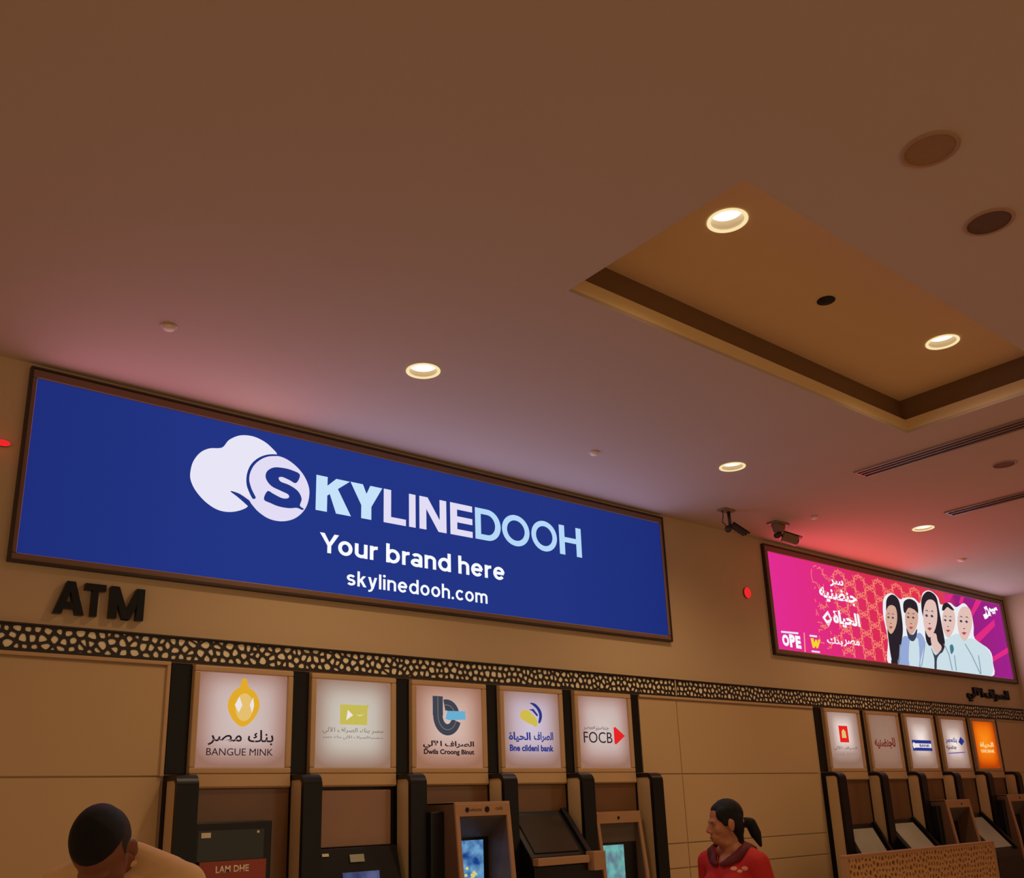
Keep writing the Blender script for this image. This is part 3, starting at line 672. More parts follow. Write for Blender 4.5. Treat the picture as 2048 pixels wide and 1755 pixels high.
# ------------------------------------------------------------------ ATM letters and the Arabic letters on the wall
t = thing('letter_sign', (1.4, 5.0, 2.66), 'black raised ATM letters on the wall under the blue billboard', 'lettering')
for ch, xa, xb in (('A', 1.172, 1.318), ('T', 1.314, 1.416), ('M', 1.440, 1.614)):
    mb = MB()
    for k, q in enumerate(letter(ch, xa, xb, 2.656, .168, .20)): mb.prism(q, 'y', 4.965 + .0007*k, 4.9995 - .0003*k)
    mb.build('letter', M_BLACK, t)
t = thing('letter_sign', (11.2, 5.0, 2.64), 'black raised Arabic letters on the wall under the pink billboard', 'lettering')
text_mesh('lettering', AR_ATM, 10.70, 11.72, 2.635, 2.80, 4.9995, M_BLACK, t, .03, .03)

# ------------------------------------------------------------------ machine rows: dividers, lightboxes, machines
def divider(xc, hw, label, group, yf=4.795):
    t = thing('bay_divider', (xc, 5.0, 0.0), label, 'divider', group)
    MB().box(xc-hw, xc+hw, 4.985, 4.9998, 1.88, 2.452).build('upper_strip', M_BLACK, t, bevel=.003)
    zt, r = 1.872, .06
    def prof(o):
        P = [(4.9998, 0.0), (yf+o, 0.0)]
        P += [(yf+r+(r-o)*math.cos(a), zt-r+(r-o)*math.sin(a)) for a in [PI - PI/2*k/14 for k in range(15)]]
        return P + [(4.9998, zt-o)]
    MB().prism(prof(.03), 'x', xc-hw+.006, xc+hw-.006).build('side_panel', M_PANEL, t)
    a, b = prof(0), prof(.03); mb = MB(); n = len(a)
    for k in range(1, n-1):
        q = [a[k], a[k+1], b[k+1], b[k]]
        mb.prism(q, 'x', xc-hw, xc+hw)
    mb.build('edge_band', M_BLACK, t)
    MB().box(xc-hw-.001, xc+hw+.001, 4.955, 4.9998, 0.0, zt-.03).build('back_strip', M_BLACK, t)
ORD = ['first', 'second', 'third', 'fourth', 'fifth', 'last']
DIV1 = [1.845, 2.538, 3.230, 3.931, 4.612, 5.304]
DIV2 = [7.735, 8.437, 9.140, 9.840, 10.540, 11.240]
for k, x in enumerate(DIV1): divider(x, .056, 'black edged bay divider, %s from the left in the row below the blue billboard' % ORD[k], 'dividers of the near machine row')
for k, x in enumerate(DIV2): divider(x, .052, 'black edged bay divider, %s from the left in the row below the pink billboard' % ORD[k], 'dividers of the far machine row', 4.815)

BZ_A, BZ_B = 1.880, 2.446
def lightbox(x0, x1, stops, label, cy=.55):
    t = thing('lightbox', ((x0+x1)/2, 5.0, BZ_A), label, 'sign', 'bank lightboxes')
    f = .032
    MB().box(x0, x1, 4.975, 4.9998, BZ_A, BZ_B).build('box', M_BOXFR, t)
    for b in ((x0, x1, BZ_B-f, BZ_B), (x0, x1, BZ_A, BZ_A+f), (x0, x0+f, BZ_A+f, BZ_B-f), (x1-f, x1, BZ_A+f, BZ_B-f)):
        MB().box(b[0], b[1], 4.950, 4.975, b[2], b[3]).build('frame_bar', M_BOXFR, t, bevel=.006)
    MB().prism([(4.9998, 1.805), (4.955, 1.805), (4.945, 1.815), (4.950, 1.878), (4.9998, 1.878)], 'x', x0+.004, x1-.004).build('ledge', M_BOXFR, t)
    m = glow_ramp('lightbox_face', stops, radial=True, centre=(.5, cy), size=(.53, .53))
    s = MB().box(x0+f, x1-f, 4.968, 4.9745, BZ_A+f, BZ_B-f).build('face', m, t)
    a0, a1, b0, b1 = x0+f, x1-f, BZ_A+f, BZ_B-f
    U = lambda pts: [(a0+(a1-a0)*u, b0+(b1-b0)*v) for u, v in pts]
    return s, U
LBY = 4.9675
def lb_print(s, U, nm, polys, m, layer=0): return flat([U(p) for p in polys], LBY-.0009*layer, .0008).build(nm, m, s)
def lb_text(s, U, txt, u0, v0, u1, v1, m, bold=.02, track=1.0):
    (xa, za), (xb, zb) = U([(u0, v0), (u1, v1)]); return text_mesh('lettering', txt, xa, xb, za, zb, LBY, m, s, bold, .0008, track)
PINKISH = [(0.0, (208, 190, 186)), (.38, (198, 174, 168)), (.72, (174, 138, 128)), (1.0, (150, 110, 94))]
NEUTRAL = [(0.0, (206, 198, 186)), (.38, (194, 182, 170)), (.72, (168, 144, 130)), (1.0, (148, 114, 96))]
ROSE = [(0.0, (214, 188, 178)), (.38, (198, 162, 148)), (.72, (174, 130, 112)), (1.0, (154, 108, 86))]
LILAC = [(0.0, (206, 192, 210)), (.38, (192, 170, 180)), (.72, (168, 138, 134)), (1.0, (150, 112, 96))]
BRIGHT = [(0.0, (246, 230, 224)), (.22, (216, 194, 186)), (.5, (180, 150, 138)), (1.0, (142, 108, 92))]
DULL = [(0.0, (152, 118, 100)), (.6, (146, 110, 92)), (1.0, (134, 98, 78))]
ORANGE = [(0.0, (250, 140, 24)), (.45, (238, 112, 14)), (.8, (206, 82, 8)), (1.0, (176, 62, 6))]
INK = glow('ink_dark', (44, 30, 34)); GOLD = glow('ink_gold', (224, 168, 40)); GOLD_P = glow('ink_gold_pale', (228, 190, 110)); OLIVE = glow('ink_olive', (196, 184, 84)); WHT = glow('ink_white', (236, 226, 222)); NAVY = glow('ink_navy', (38, 52, 132)); GREY = glow('ink_grey', (62, 66, 78)); SKY = glow('ink_sky', (104, 172, 206)); REDI = glow('ink_red', (226, 36, 34)); MID = glow('ink_mid', (116, 104, 100)); BRN = glow('ink_brown_red', (110, 40, 28)); CRM = glow('ink_cream', (250, 214, 150)); YEL = glow('ink_yellow', (206, 184, 74))
def lb_span(row, k): return (row[k]+.058, row[k+1]-.058)

s, U = lightbox(*lb_span(DIV1, 0), PINKISH, 'lightbox with a golden oval emblem over dark lettering')
lb_print(s, U, 'emblem', [smooth_loop([(.5,.43),(.40,.49),(.335,.60),(.33,.70),(.38,.80),(.45,.86),(.47,.93),(.50,.955),(.53,.93),(.55,.86),(.63,.80),(.68,.70),(.67,.60),(.60,.49)], 4)], GOLD)
lb_print(s, U, 'emblem_core', [ellipse(.51,.64,.10,.15,24)], GOLD_P, 1)
lb_print(s, U, 'emblem_opening', [[(.40,.66),(.45,.75),(.485,.66),(.45,.58)], [(.57,.67),(.605,.75),(.62,.66),(.60,.58)]], WHT, 2)
lb_text(s, U, AR_MISR + ' ' + AR_BANK, .13, .23, .86, .40, INK, .012); lb_text(s, U, 'BANGUE MINK', .12, .125, .86, .20, INK, .0)
s, U = lightbox(*lb_span(DIV1, 1), NEUTRAL, 'lightbox with an olive square emblem and two thin lines of lettering', .52)
lb_print(s, U, 'emblem', [[(.32,.49),(.68,.49),(.68,.66),(.70,.74),(.66,.72),(.32,.72)]], OLIVE)
lb_print(s, U, 'emblem_opening', [[(.40,.54),(.49,.60),(.42,.66)], [(.53,.61),(.58,.59),(.64,.62),(.58,.60)]], WHT, 1)
lb_text(s, U, AR_ATM + ' ' + AR_BANK + ' ' + AR_MISR, .10, .375, .90, .455, MID, .0); lb_text(s, U, AR_MISR + ' ' + AR_BANK + ' ' + AR_ATM + AR_GEN, .10, .315, .90, .365, MID, .0)
s, U = lightbox(*lb_span(DIV1, 2), ROSE, 'lightbox with a large grey letter b emblem and a light blue bar')
lb_print(s, U, 'emblem', [[(.255,.88),(.405,.88),(.405,.64),(.255,.64)]] + ribbon(arc(.46, .64, .125, .135, 105, 0, 12), .14) + ribbon([(.33,.70)] + arc(.47, .64, .14, .175, 180, 340, 18), .14), GREY)
lb_print(s, U, 'emblem_line', ribbon([(.33,.87),(.33,.70)] + arc(.47, .64, .14, .175, 180, 340, 18), .012), MID, 1)
lb_print(s, U, 'emblem_line', ribbon(arc(.46, .64, .125, .135, 105, 10, 12), .012), MID, 1)
lb_print(s, U, 'emblem_bar', [[(.44,.60),(.47,.70),(.74,.705),(.745,.60),(.49,.585)]], SKY, 2)
lb_text(s, U, AR_ATM, .11, .225, .87, .33, INK, .03); lb_text(s, U, 'Dwils Croong Binut', .12, .145, .87, .225, INK, .035)
s, U = lightbox(*lb_span(DIV1, 3), LILAC, 'lightbox with a yellow and blue swirl emblem over blue lettering')
lb_print(s, U, 'emblem_swirl', [smooth_loop([(.48,.86),(.58,.85),(.67,.77),(.69,.68),(.655,.60),(.62,.60),(.64,.70),(.60,.78),(.53,.83)], 4), [(.46,.77),(.52,.75),(.60,.68),(.62,.70),(.54,.78)]], NAVY)
lb_print(s, U, 'emblem_drop', [smooth_loop([(.32,.74),(.42,.76),(.52,.70),(.60,.62),(.58,.54),(.52,.56),(.40,.60),(.30,.66)], 4)], YEL, 1)
lb_text(s, U, AR_HAYAT, .09, .335, .47, .465, NAVY, .03); lb_text(s, U, AR_ATM[-6:], .53, .335, .88, .475, NAVY, .03); lb_text(s, U, 'Bne cildenl bank', .10, .215, .88, .30, NAVY, .035)
s, U = lightbox(*lb_span(DIV1, 4), PINKISH, 'lightbox with four thin dark capital letters beside a red triangle')
lb_text(s, U, 'FOCB', .10, .345, .66, .50, INK, .0); lb_text(s, U, AR_MISR + AR_GEN, .10, .515, .60, .585, MID, .01)
lb_print(s, U, 'emblem', [[(.70,.57),(.70,.34),(.73,.33),(.92,.455),(.73,.58)]], REDI)

s, U = lightbox(*lb_span(DIV2, 0), BRIGHT, 'lightbox with a red upright rectangle emblem in a bright glow', .62)
lb_print(s, U, 'emblem', [[(.36,.46),(.64,.46),(.64,.76),(.36,.76)]], REDI); lb_print(s, U, 'emblem_opening', [[(.43,.54),(.57,.54),(.56,.66),(.50,.70),(.44,.66)]], GOLD_P, 1)
lb_text(s, U, AR_ATM, .12, .31, .88, .39, MID, .01); lb_text(s, U, 'BANK EGYPT', .16, .21, .86, .27, glow('ink_faint', (150, 126, 120)), .0)
s, U = lightbox(*lb_span(DIV2, 1), DULL, 'unlit brown lightbox with dark red script lettering')  # unlit, yet its face and lettering are given a faint glow
lb_text(s, U, AR_GEN + A_(0xFE8E, 0xFEDF), .14, .36, .86, .58, BRN, .04)
s, U = lightbox(*lb_span(DIV2, 2), BRIGHT, 'lightbox with a dark blue rectangle crossed by a white band')
lb_print(s, U, 'emblem', [[(.14,.34),(.88,.34),(.88,.55),(.14,.55)]], NAVY); lb_print(s, U, 'emblem_band', [[(.24,.40),(.86,.40),(.86,.485),(.24,.485)], ellipse(.20,.445,.05,.06,14)], WHT, 1)
lb_text(s, U, 'BANK', .40, .415, .80, .47, NAVY, .02).location.y -= .003
s, U = lightbox(*lb_span(DIV2, 3), BRIGHT, 'lightbox with two lines of blue lettering beside a blue diamond', .5)
lb_text(s, U, AR_MISR + AR_BANK, .14, .50, .60, .64, NAVY, .03); lb_text(s, U, AR_GEN, .12, .37, .54, .47, GREY, .03); lb_print(s, U, 'emblem', [[(.66,.54),(.78,.47),(.92,.56),(.78,.65)]], NAVY)
lb_print(s, U, 'underline', [ribbon([(.16,.30),(.88,.33)], .022)[0]], glow('ink_violet', (120, 90, 160)))
s, U = lightbox(*lb_span(DIV2, 4), ORANGE, 'bright orange lightbox with cream lettering')
lb_text(s, U, AR_HAYAT, .24, .43, .86, .56, CRM, .03); lb_text(s, U, 'ONE BANK', .24, .33, .86, .40, CRM, .03)

# machines
def bay_panel(t, x0, x1, z0, z1, Y=4.965): return MB().box(x0, x1, Y, 4.9996, z0, z1).build('surround_panel', M_BROWN, t, bevel=.003)
def hood_machine(x0, x1, bay, yf, zt, strip, scr_mat, label, mark):
    """machine with a projecting hood: fascia strip over a deep cavity with the screen at the back"""
    t = thing('cash_machine', ((x0+x1)/2, 4.97, 0.0), label, 'cash machine')
    bay_panel(t, bay[0], bay[1], 0.75, 1.803)
    yb = 4.963
    MB().box(bay[0]+.002, bay[1]-.002, 4.945, yb, 0.0, zt-.05).build('body', M_MACH, t, bevel=.006)
    if yf < 4.75 and x0 - bay[0] > .04: MB().box(bay[0]+.002, x0-.001, 4.76, 4.944, 0.0, zt-.05).build('side_block', M_MACH, t, bevel=.006)
    w_ = .026
    yq = min(yf+.30, 4.94)
    for xs in ((x0, x0+w_), (x1-w_, x1)):
        MB().prism([(yf, zt), (yq, zt), (yq, .98), (yf-.06, .98), (yf-.05, 1.2)], 'x', *xs).build('hood_cheek', M_CHEEK, t, bevel=.003)
        MB().prism([(yf-.003, zt-.002), (yf+.012, zt-.002), (yf-.036, 1.2), (yf-.046, .985), (yf-.062, .985), (yf-.053, 1.2)], 'x', xs[0]-.001, xs[1]+.001).build('front_edge', M_FASC, t, bevel=.002)
    MB().box(x0, x1, yf-.003, yq, zt-.014, zt).build('hood_top', M_FASC, t, bevel=.003)
    fs = MB().box(x0+.004, x1-.004, yf-.010, yf+.02, zt-strip, zt-.010).build('fascia_strip', M_FASC, t, bevel=.003)
    for k, (u, r) in enumerate(mark):
        MB().tube((x0+(x1-x0)*u, yf-.013, zt-strip*.55), (x0+(x1-x0)*u, yf-.008, zt-strip*.55), r).build('sensor_eye', M_BLACK, fs, False)
    MB().prism([(yf+.02, zt-strip), (max(yf + .032, yq - .10), zt-.19), (max(yf + .032, yq - .10), zt-.205), (yf+.02, zt-strip-.012)], 'x', x0+w_, x1-w_).build('cavity_roof', M_CAV, t)
    ys = max(yf + .032, yq - .10)
    MB().box(x0+w_, x1-w_, ys, ys+.02, 1.0, zt-.19).build('screen_bezel', M_MACH, t)
    xs1 = x0+w_+(x1-x0-2*w_)*(.88 if yf < 4.75 else .66)
    sc = MB().box(x0+w_+.006, xs1, ys-.006, ys+.001, 1.12, zt-.222).build('screen', scr_mat, t)
    MB().box(x0, x1, yf-.06, min(yq, 4.944), .0, .98).build('cabinet', M_MACH, t, bevel=.006)
    MB().prism([(yf-.06, .98), (ys, .98), (ys, 1.06), (yf-.05, 1.0)], 'x', x0+w_, x1-w_).build('keypad_shelf', M_SILV, t)
    return t, fs, sc, (x0, x1, yf, zt, ys, xs1)
def sky_screen(name, a, b, c, scale):
    m = bpy.data.materials.new(name); m.use_nodes = True; nt = m.node_tree; nt.nodes.clear()
    tc = nt.nodes.new('ShaderNodeTexCoord'); no = nt.nodes.new('ShaderNodeTexNoise'); no.inputs['Scale'].default_value = scale
    r = nt.nodes.new('ShaderNodeValToRGB'); r.color_ramp.elements[0].color = (*lin(a), 1); r.color_ramp.elements[0].position = .35; r.color_ramp.elements[1].color = (*lin(b), 1); r.color_ramp.elements[1].position = .65
    nt.links.new(tc.outputs['Object'], no.inputs[0]); nt.links.new(no.outputs['Fac'], r.inputs[0])
    e = nt.nodes.new('ShaderNodeEmission'); e.inputs[1].default_value = c; nt.links.new(r.outputs[0], e.inputs[0])
    o = nt.nodes.new('ShaderNodeOutputMaterial'); nt.links.new(e.outputs[0], o.inputs[0]); m.cycles.emission_sampling = 'NONE'; return m

# bay 1: flush machine with a dark screen and a red notice
b0, b1 = DIV1[0]+.057, DIV1[1]-.057
t = thing('cash_machine', ((b0+b1)/2, 4.97, 0.0), 'flush black cash machine with a red notice, below the golden emblem', 'cash machine')
bay_panel(t, b0, b1, 0.0, 1.803)
MB().box(b0+.02, b1-.125, 4.90, 4.9645, .80, 1.635).build('bezel', M_MACH, t, bevel=.006)
MB().prism([(4.898, 1.595), (4.899, 1.42), (4.885, 1.10), (4.899, 1.10), (4.8995, 1.595)], 'x', b0+.05, b1-.17).build('screen', M_GLASS, t)
n_ = MB().box(b0+.055, b1-.165, 4.872, 4.884, 1.31, 1.445).build('notice', mat('red_notice', (150, 62, 44), .5), t)
text_mesh('lettering', 'LAM DHE', b0+.14, b1-.26, 1.388, 1.422, 4.8718, M_WHITE, n_, .03, .001)
MB().box(b0+.065, b0+.115, 4.894, 4.8985, 1.560, 1.585).build('sticker', M_WHITE, t); MB().ball((b1-.205, 4.897, 1.580), .008, 10, 6).build('sensor_eye', M_WHITE, t, True)
# bay 2: glossy upper panel over a black machine
b0, b1 = DIV1[1]+.057, DIV1[2]-.057
t = thing('cash_machine', ((b0+b1)/2, 4.95, 0.0), 'black cash machine under a tall glossy brown panel, below the olive emblem', 'cash machine')
MB().box(b0, b1, 4.975, 4.9996, 0.0, 1.803).build('recess_back', M_BLACK, t)
MB().box(b0+.004, b1-.05, 4.935, 4.975, 1.478, 1.785).build('gloss_panel', mat('glossy_brown_panel', (146, 106, 82), .14, var=.1, scale=3), t, bevel=.004)
MB().prism([(4.9745, 1.474), (4.90, 1.474), (4.83, 1.24), (4.80, .95), (4.80, 0.0), (4.9745, 0.0)], 'x', b0+.002, b1-.03).build('body', M_MACH, t, bevel=.006)
MB().prism([(4.888, 1.437), (4.880, 1.437), (4.868, 1.397), (4.876, 1.397)], 'x', b0+.225, b0+.315).build('card_slot', M_SILV, t)
MB().prism([(4.892, 1.449), (4.884, 1.449), (4.880, 1.434), (4.888, 1.434)], 'x', b0+.055, b0+.095).build('sticker', M_WHITE, t)
MB().prism([(4.93, 1.485), (4.895, 1.485), (4.885, 1.43), (4.92, 1.43)], 'x', b0+.003, b0+.025).build('latch', M_SILV, t)
MB().prism([(4.862, 1.345), (4.852, 1.345), (4.826, 1.22), (4.836, 1.22)], 'x', b0+.17, b0+.40).build('screen', sky_screen('pale_screen', (60, 66, 110), (110, 120, 170), .6, 9), t)
# bay 3: hood machine with the blue screen
m3, fs, sc, q = hood_machine(3.385, 3.795, (DIV1[2]+.057, DIV1[3]-.057), 4.655, 1.700, .082, sky_screen('blue_sky_screen', (26, 70, 150), (120, 176, 220), .8, 14), 'projecting cash machine with a bright blue screen and two dark sensor eyes', ((.20, .014), (.56, .017)))
text_mesh('lettering', 'welcome', 3.485, 3.575, 1.646, 1.668, 4.6448, M_BROWN, fs, .01, .001); text_mesh('lettering', 'cash', 3.68, 3.735, 1.650, 1.672, 4.6448, M_BROWN, fs, .01, .001)
fl = []
for k in range(46):
    u, v = random.uniform(.06, .82), random.uniform(-.05, .62)**1.2 if random.random() > .3 else random.uniform(.0, .3)
    fl.append(ellipse(q[0]+.03+(q[5]-q[0]-.03)*u, 1.24+.15*abs(v), .012, .009, 8))
flat(fl[:30], q[4]-.0062, .0008).build('screen_picture', glow('screen_flower', (214, 204, 120)), sc)['kind'] = 'stuff'; flat(fl[30:], q[4]-.0072, .0008).build('screen_picture', glow('screen_leaf', (96, 110, 40)), sc)['kind'] = 'stuff'
# sloped console machines
def console_machine(bay, zt, ztop_slope, yslope, plate, label, ledge=True):
    t = thing('cash_machine', ((bay[0]+bay[1])/2, 4.96, 0.0), label, 'cash machine')
    b0, b1 = bay
    bay_panel(t, b0, b1, 0.0, 1.803)
    P = [(4.964, zt), (4.93, zt), (yslope, ztop_slope), (yslope-.03, ztop_slope-.06), (yslope-.03, 0.0), (4.964, 0.0)]
    MB().prism(P, 'x', b0+.004, b1-.03).build('body', M_MACH, t, bevel=.005)
    d = Vector((yslope-4.93, ztop_slope-zt)).normalized(); nrm = Vector((d.y, -d.x)); nrm = nrm if nrm.x < 0 else -nrm
    def sl(s, h_): v = Vector((4.93, zt)) + d*s + nrm*h_; return (v.x, v.y)
    L = (Vector((yslope, ztop_slope)) - Vector((4.93, zt))).length
    MB().prism([sl(L*.12, .001), sl(L*.12, .008), sl(L*.93, .008), sl(L*.93, .001)], 'x', b0+.05, b1-.14).build('screen', plate, t)
    MB().prism([sl(-.005, .0), sl(-.005, .025), sl(L, .025), sl(L, .0)], 'x', b1-.10, b1-.06).build('side_rail', M_BLACK, t)
    if ledge:
        MB().box(b0+.004, b1-.13, yslope-.07, yslope-.012, ztop_slope-.05, ztop_slope-.005).build('ledge', M_FASC, t, bevel=.004)
        MB().box(b1-.11, b1-.005, yslope-.09, yslope-.012, ztop_slope-.10, ztop_slope+.015).build('reader_box', M_FASC, t, bevel=.004)
    return t
console_machine((DIV1[3]+.057, DIV1[4]-.057), 1.63, 1.36, 4.70, mat('brown_glass', (52, 44, 34), .2), 'sloped cash machine with a tan ledge, below the yellow and blue swirl')
m5, fs, sc, q = hood_machine(4.745, 5.185, (DIV1[4]+.057, DIV1[5]-.057), 4.885, 1.612, .078, sky_screen('teal_screen', (110, 130, 150), (120, 200, 190), .8, 12), 'shallow hooded cash machine with a teal screen, below the red triangle', ((.48, .011),))
# far row
console_machine((DIV2[0]+.053, DIV2[1]-.053), 1.42, 1.08, 4.74, M_SILV, 'sloped cash machine with a grey screen plate, below the red rectangle', False)
console_machine((DIV2[1]+.053, DIV2[2]-.053), 1.44, 1.12, 4.66, M_SILV, 'sloped cash machine, below the unlit brown lightbox', False)
hood_machine(9.27, 9.74, (DIV2[2]+.053, DIV2[3]-.053), 4.70, 1.600, .075, M_GLASS, 'tan hooded cash machine in the far row, below the blue rectangle with white band', ((.6, .01),))
console_machine((DIV2[3]+.053, DIV2[4]-.053), 1.45, 1.10, 4.62, M_SILV, 'sloped cash machine in the far row, below the blue diamond', False)
hood_machine(10.65, 11.15, (DIV2[4]+.053, DIV2[5]-.053), 4.722, 1.63, .07, M_GLASS, 'dark hooded cash machine at the right edge, below the orange lightbox', ((.5, .012),))

# ------------------------------------------------------------------ low pierced screen in front of the far row
px0, px1, pzt, py = 6.66, 9.06, 1.238, 4.23
t = thing('lattice_screen', ((px0+px1)/2, py, 0), 'low tan pierced lattice screen standing before the far machine row', 'screen')
pierced('lattice', px0+.03, px1-.03, 0.10, pzt-.02, py-.012, py+.006, 0.046, 0.020, 11, mat('tan_lattice', (196, 150, 98), .45, var=.1, scale=8), t)
MB().box(px0+.02, px1-.02, py+.008, py+.030, 0.06, pzt-.02).build('backing', mat('dark_backing', (58, 34, 20), .6), t)
MB().box(px0, px1, py-.022, py+.035, pzt-.02, pzt).build('top_rail', M_FASC, t, bevel=.004)
MB().box(px0, px1, py-.022, py+.035, 0.0, 0.10).build('bottom_rail', M_FASC, t, bevel=.004)
for xa in (px0, px1-.03): MB().box(xa, xa+.03, py-.022, py+.035, .10, pzt-.02).build('end_post', M_FASC, t, bevel=.004)
# ------------------------------------------------------------------ people
def capped(mb, a, ra, b, rb, n=14):
    k = len(mb.v); mb.capsule(a, ra, b, rb, n); m_ = len(mb.v)
    mb.f.append(tuple(range(k+n-1, k-1, -1))); mb.f.append(tuple(range(m_-n, m_)))
def fused(name, mb, m, parent, voxel, smooth=4, cut=None, loc=None):
    """one continuous skin over all the collected volumes"""
    me = bpy.data.meshes.new(name); me.from_pydata(mb.v, [], mb.f)
    bm = bmesh.new(); bm.from_mesh(me); bmesh.ops.remove_doubles(bm, verts=bm.verts, dist=1e-6)
    bmesh.ops.recalc_face_normals(bm, faces=bm.faces); bm.to_mesh(me); bm.free()
    o = bpy.data.objects.new(name, me); COL.objects.link(o)
    r = o.modifiers.new('r', 'REMESH'); r.mode = 'VOXEL'; r.voxel_size = voxel
    s_ = o.modifiers.new('s', 'SMOOTH'); s_.factor = .5; s_.iterations = smooth
    bpy.context.view_layer.update()
    me2 = bpy.data.meshes.new_from_object(o.evaluated_get(bpy.context.evaluated_depsgraph_get()))
    bpy.data.objects.remove(o); bpy.data.meshes.remove(me)
    if cut:
        bm = bmesh.new(); bm.from_mesh(me2); bmesh.ops.delete(bm, geom=[v for v in bm.verts if cut(v.co)], context='VERTS')
        for _ in range(12): bmesh.ops.smooth_vert(bm, verts=[v for v in bm.verts if v.is_boundary], factor=.5, use_axis_x=True, use_axis_y=True, use_axis_z=True)
        bm.to_mesh(me2); bm.free()
    me2.name = name; me2.materials.clear(); me2.materials.append(m)
    for p in me2.polygons: p.use_smooth = True
    o = bpy.data.objects.new(name, me2); COL.objects.link(o)
    if parent: o.parent = parent
    return o
def head_volumes(mb, T, fem):
    e = lambda c, r: mb.ball(T @ Vector(c), r, 20, 14, T.to_3x3())
    e((0,.012,1.565), (.073,.092,.090)); e((0,-.022,1.508), (.060,.068,.082)); e((0,-.045,1.462), (.045,.046,.040))
    if fem: e((0,-.030,1.436), (.046,.044,.030)); e((0,.0,1.42), (.052,.050,.035))
    e((0,-.066,1.446), (.026,.024,.020)); e((0,-.074,1.545), (.046,.018,.014)); e((0,-.082,1.463), (.022,.013,.009)); e((0,-.081,1.452), (.018,.012,.008))
    for sx in (-1, 1):
        e((sx*.040,-.052,1.498), (.022,.022,.026)); e((sx*.077,.014,1.517), (.008,.020,.033)); e((sx*.080,.022,1.527), (.008,.012,.020))
        e((sx*.011,-.096,1.489), (.009,.010,.008))
    capped(mb, T @ Vector((0,-.086,1.535)), .008, T @ Vector((0,-.107,1.495)), .0098)
    e((0,-.106,1.493), (.0098,.011,.009))
def body_volumes(mb, T, fem, arms, grow=0.0, what='all'):
    g = grow
    cap = lambda a, ra, b, rb: capped(mb, a, ra+g, b, rb+g)
    if what in ('all',):
        capped(mb, T @ Vector((0,.018,1.48)), .050, Vector((0,.026,1.37)), .058)
    if what in ('all', 'shirt'):
        for sx in (-1, 1):
            cap((sx*.02,.025,1.385), .045, (sx*.135,.025,1.342), .045)
            cap((sx*.16,.02,1.325), .050, (sx*.05,.015,1.25), .08)
            if fem: mb.ball((sx*.065,-.065,1.20), (.062+g,.058+g,.062+g))
        mb.ball((0,.012,1.215), (.160+g,.108+g,.155+g), 20, 14); mb.ball((0,.012,1.05), (.138+g,.100+g,.15+g), 20, 14)
        mb.ball((0,.02,.93), (.168+g,.118+g,.13+g), 20, 14)
        for sx, (el, wr) in zip((-1, 1), arms):
            sh = Vector((sx*.182,.02,1.318)); el = Vector(el)
            cap(sh, .050, sh.lerp(el, .55 if what == 'shirt' else 1.0), .044 if what == 'shirt' else .037)
    if what == 'all':
        for sx, (el, wr) in zip((-1, 1), arms):
            el, wr = Vector(el), Vector(wr); d = (wr-el).normalized(); cap(el, .037, wr, .026)
            side = Vector((0,-1,0)); side = (side - d*side.dot(d)).normalized(); up = d.cross(side)
            palm = wr + d*.055; mb.ball(palm, (.016,.040,.050), 12, 8, Matrix((up, side, d)).transposed())
            for k, (o_, ln) in enumerate(((-.030,.062), (-.010,.075), (.011,.070), (.030,.054))):
                b0 = wr + d*.088 - side*o_; b1 = b0 + d*ln*.55 + up*.006*-sx; b2 = b1 + d*ln*.42 + up*.020*-sx
                capped(mb, b0, .0095, b1, .0088, 8); capped(mb, b1, .0088, b2, .0076, 8)
            t0 = wr + d*.028 + side*.030; t1 = t0 + d*.035 + side*.026; t2 = t1 + d*.030 + side*.004
            capped(mb, t0, .012, t1, .011, 8); capped(mb, t1, .0105, t2, .009, 8)
    if what in ('all', 'trousers'):
        for sx in (-1, 1):
            cap((sx*.088,.018,.88), .088, (sx*.10,.005,.49), .056); cap((sx*.10,.005,.49), .056, (sx*.105,.025,.10), .040)
        if what == 'trousers': mb.ball((0,.02,.93), (.168+g,.118+g,.10+g), 20, 14)
    if what == 'all':
        for sx in (-1, 1): capped(mb, (sx*.105,.03,.048), .042, (sx*.118,-.14,.032), .028)
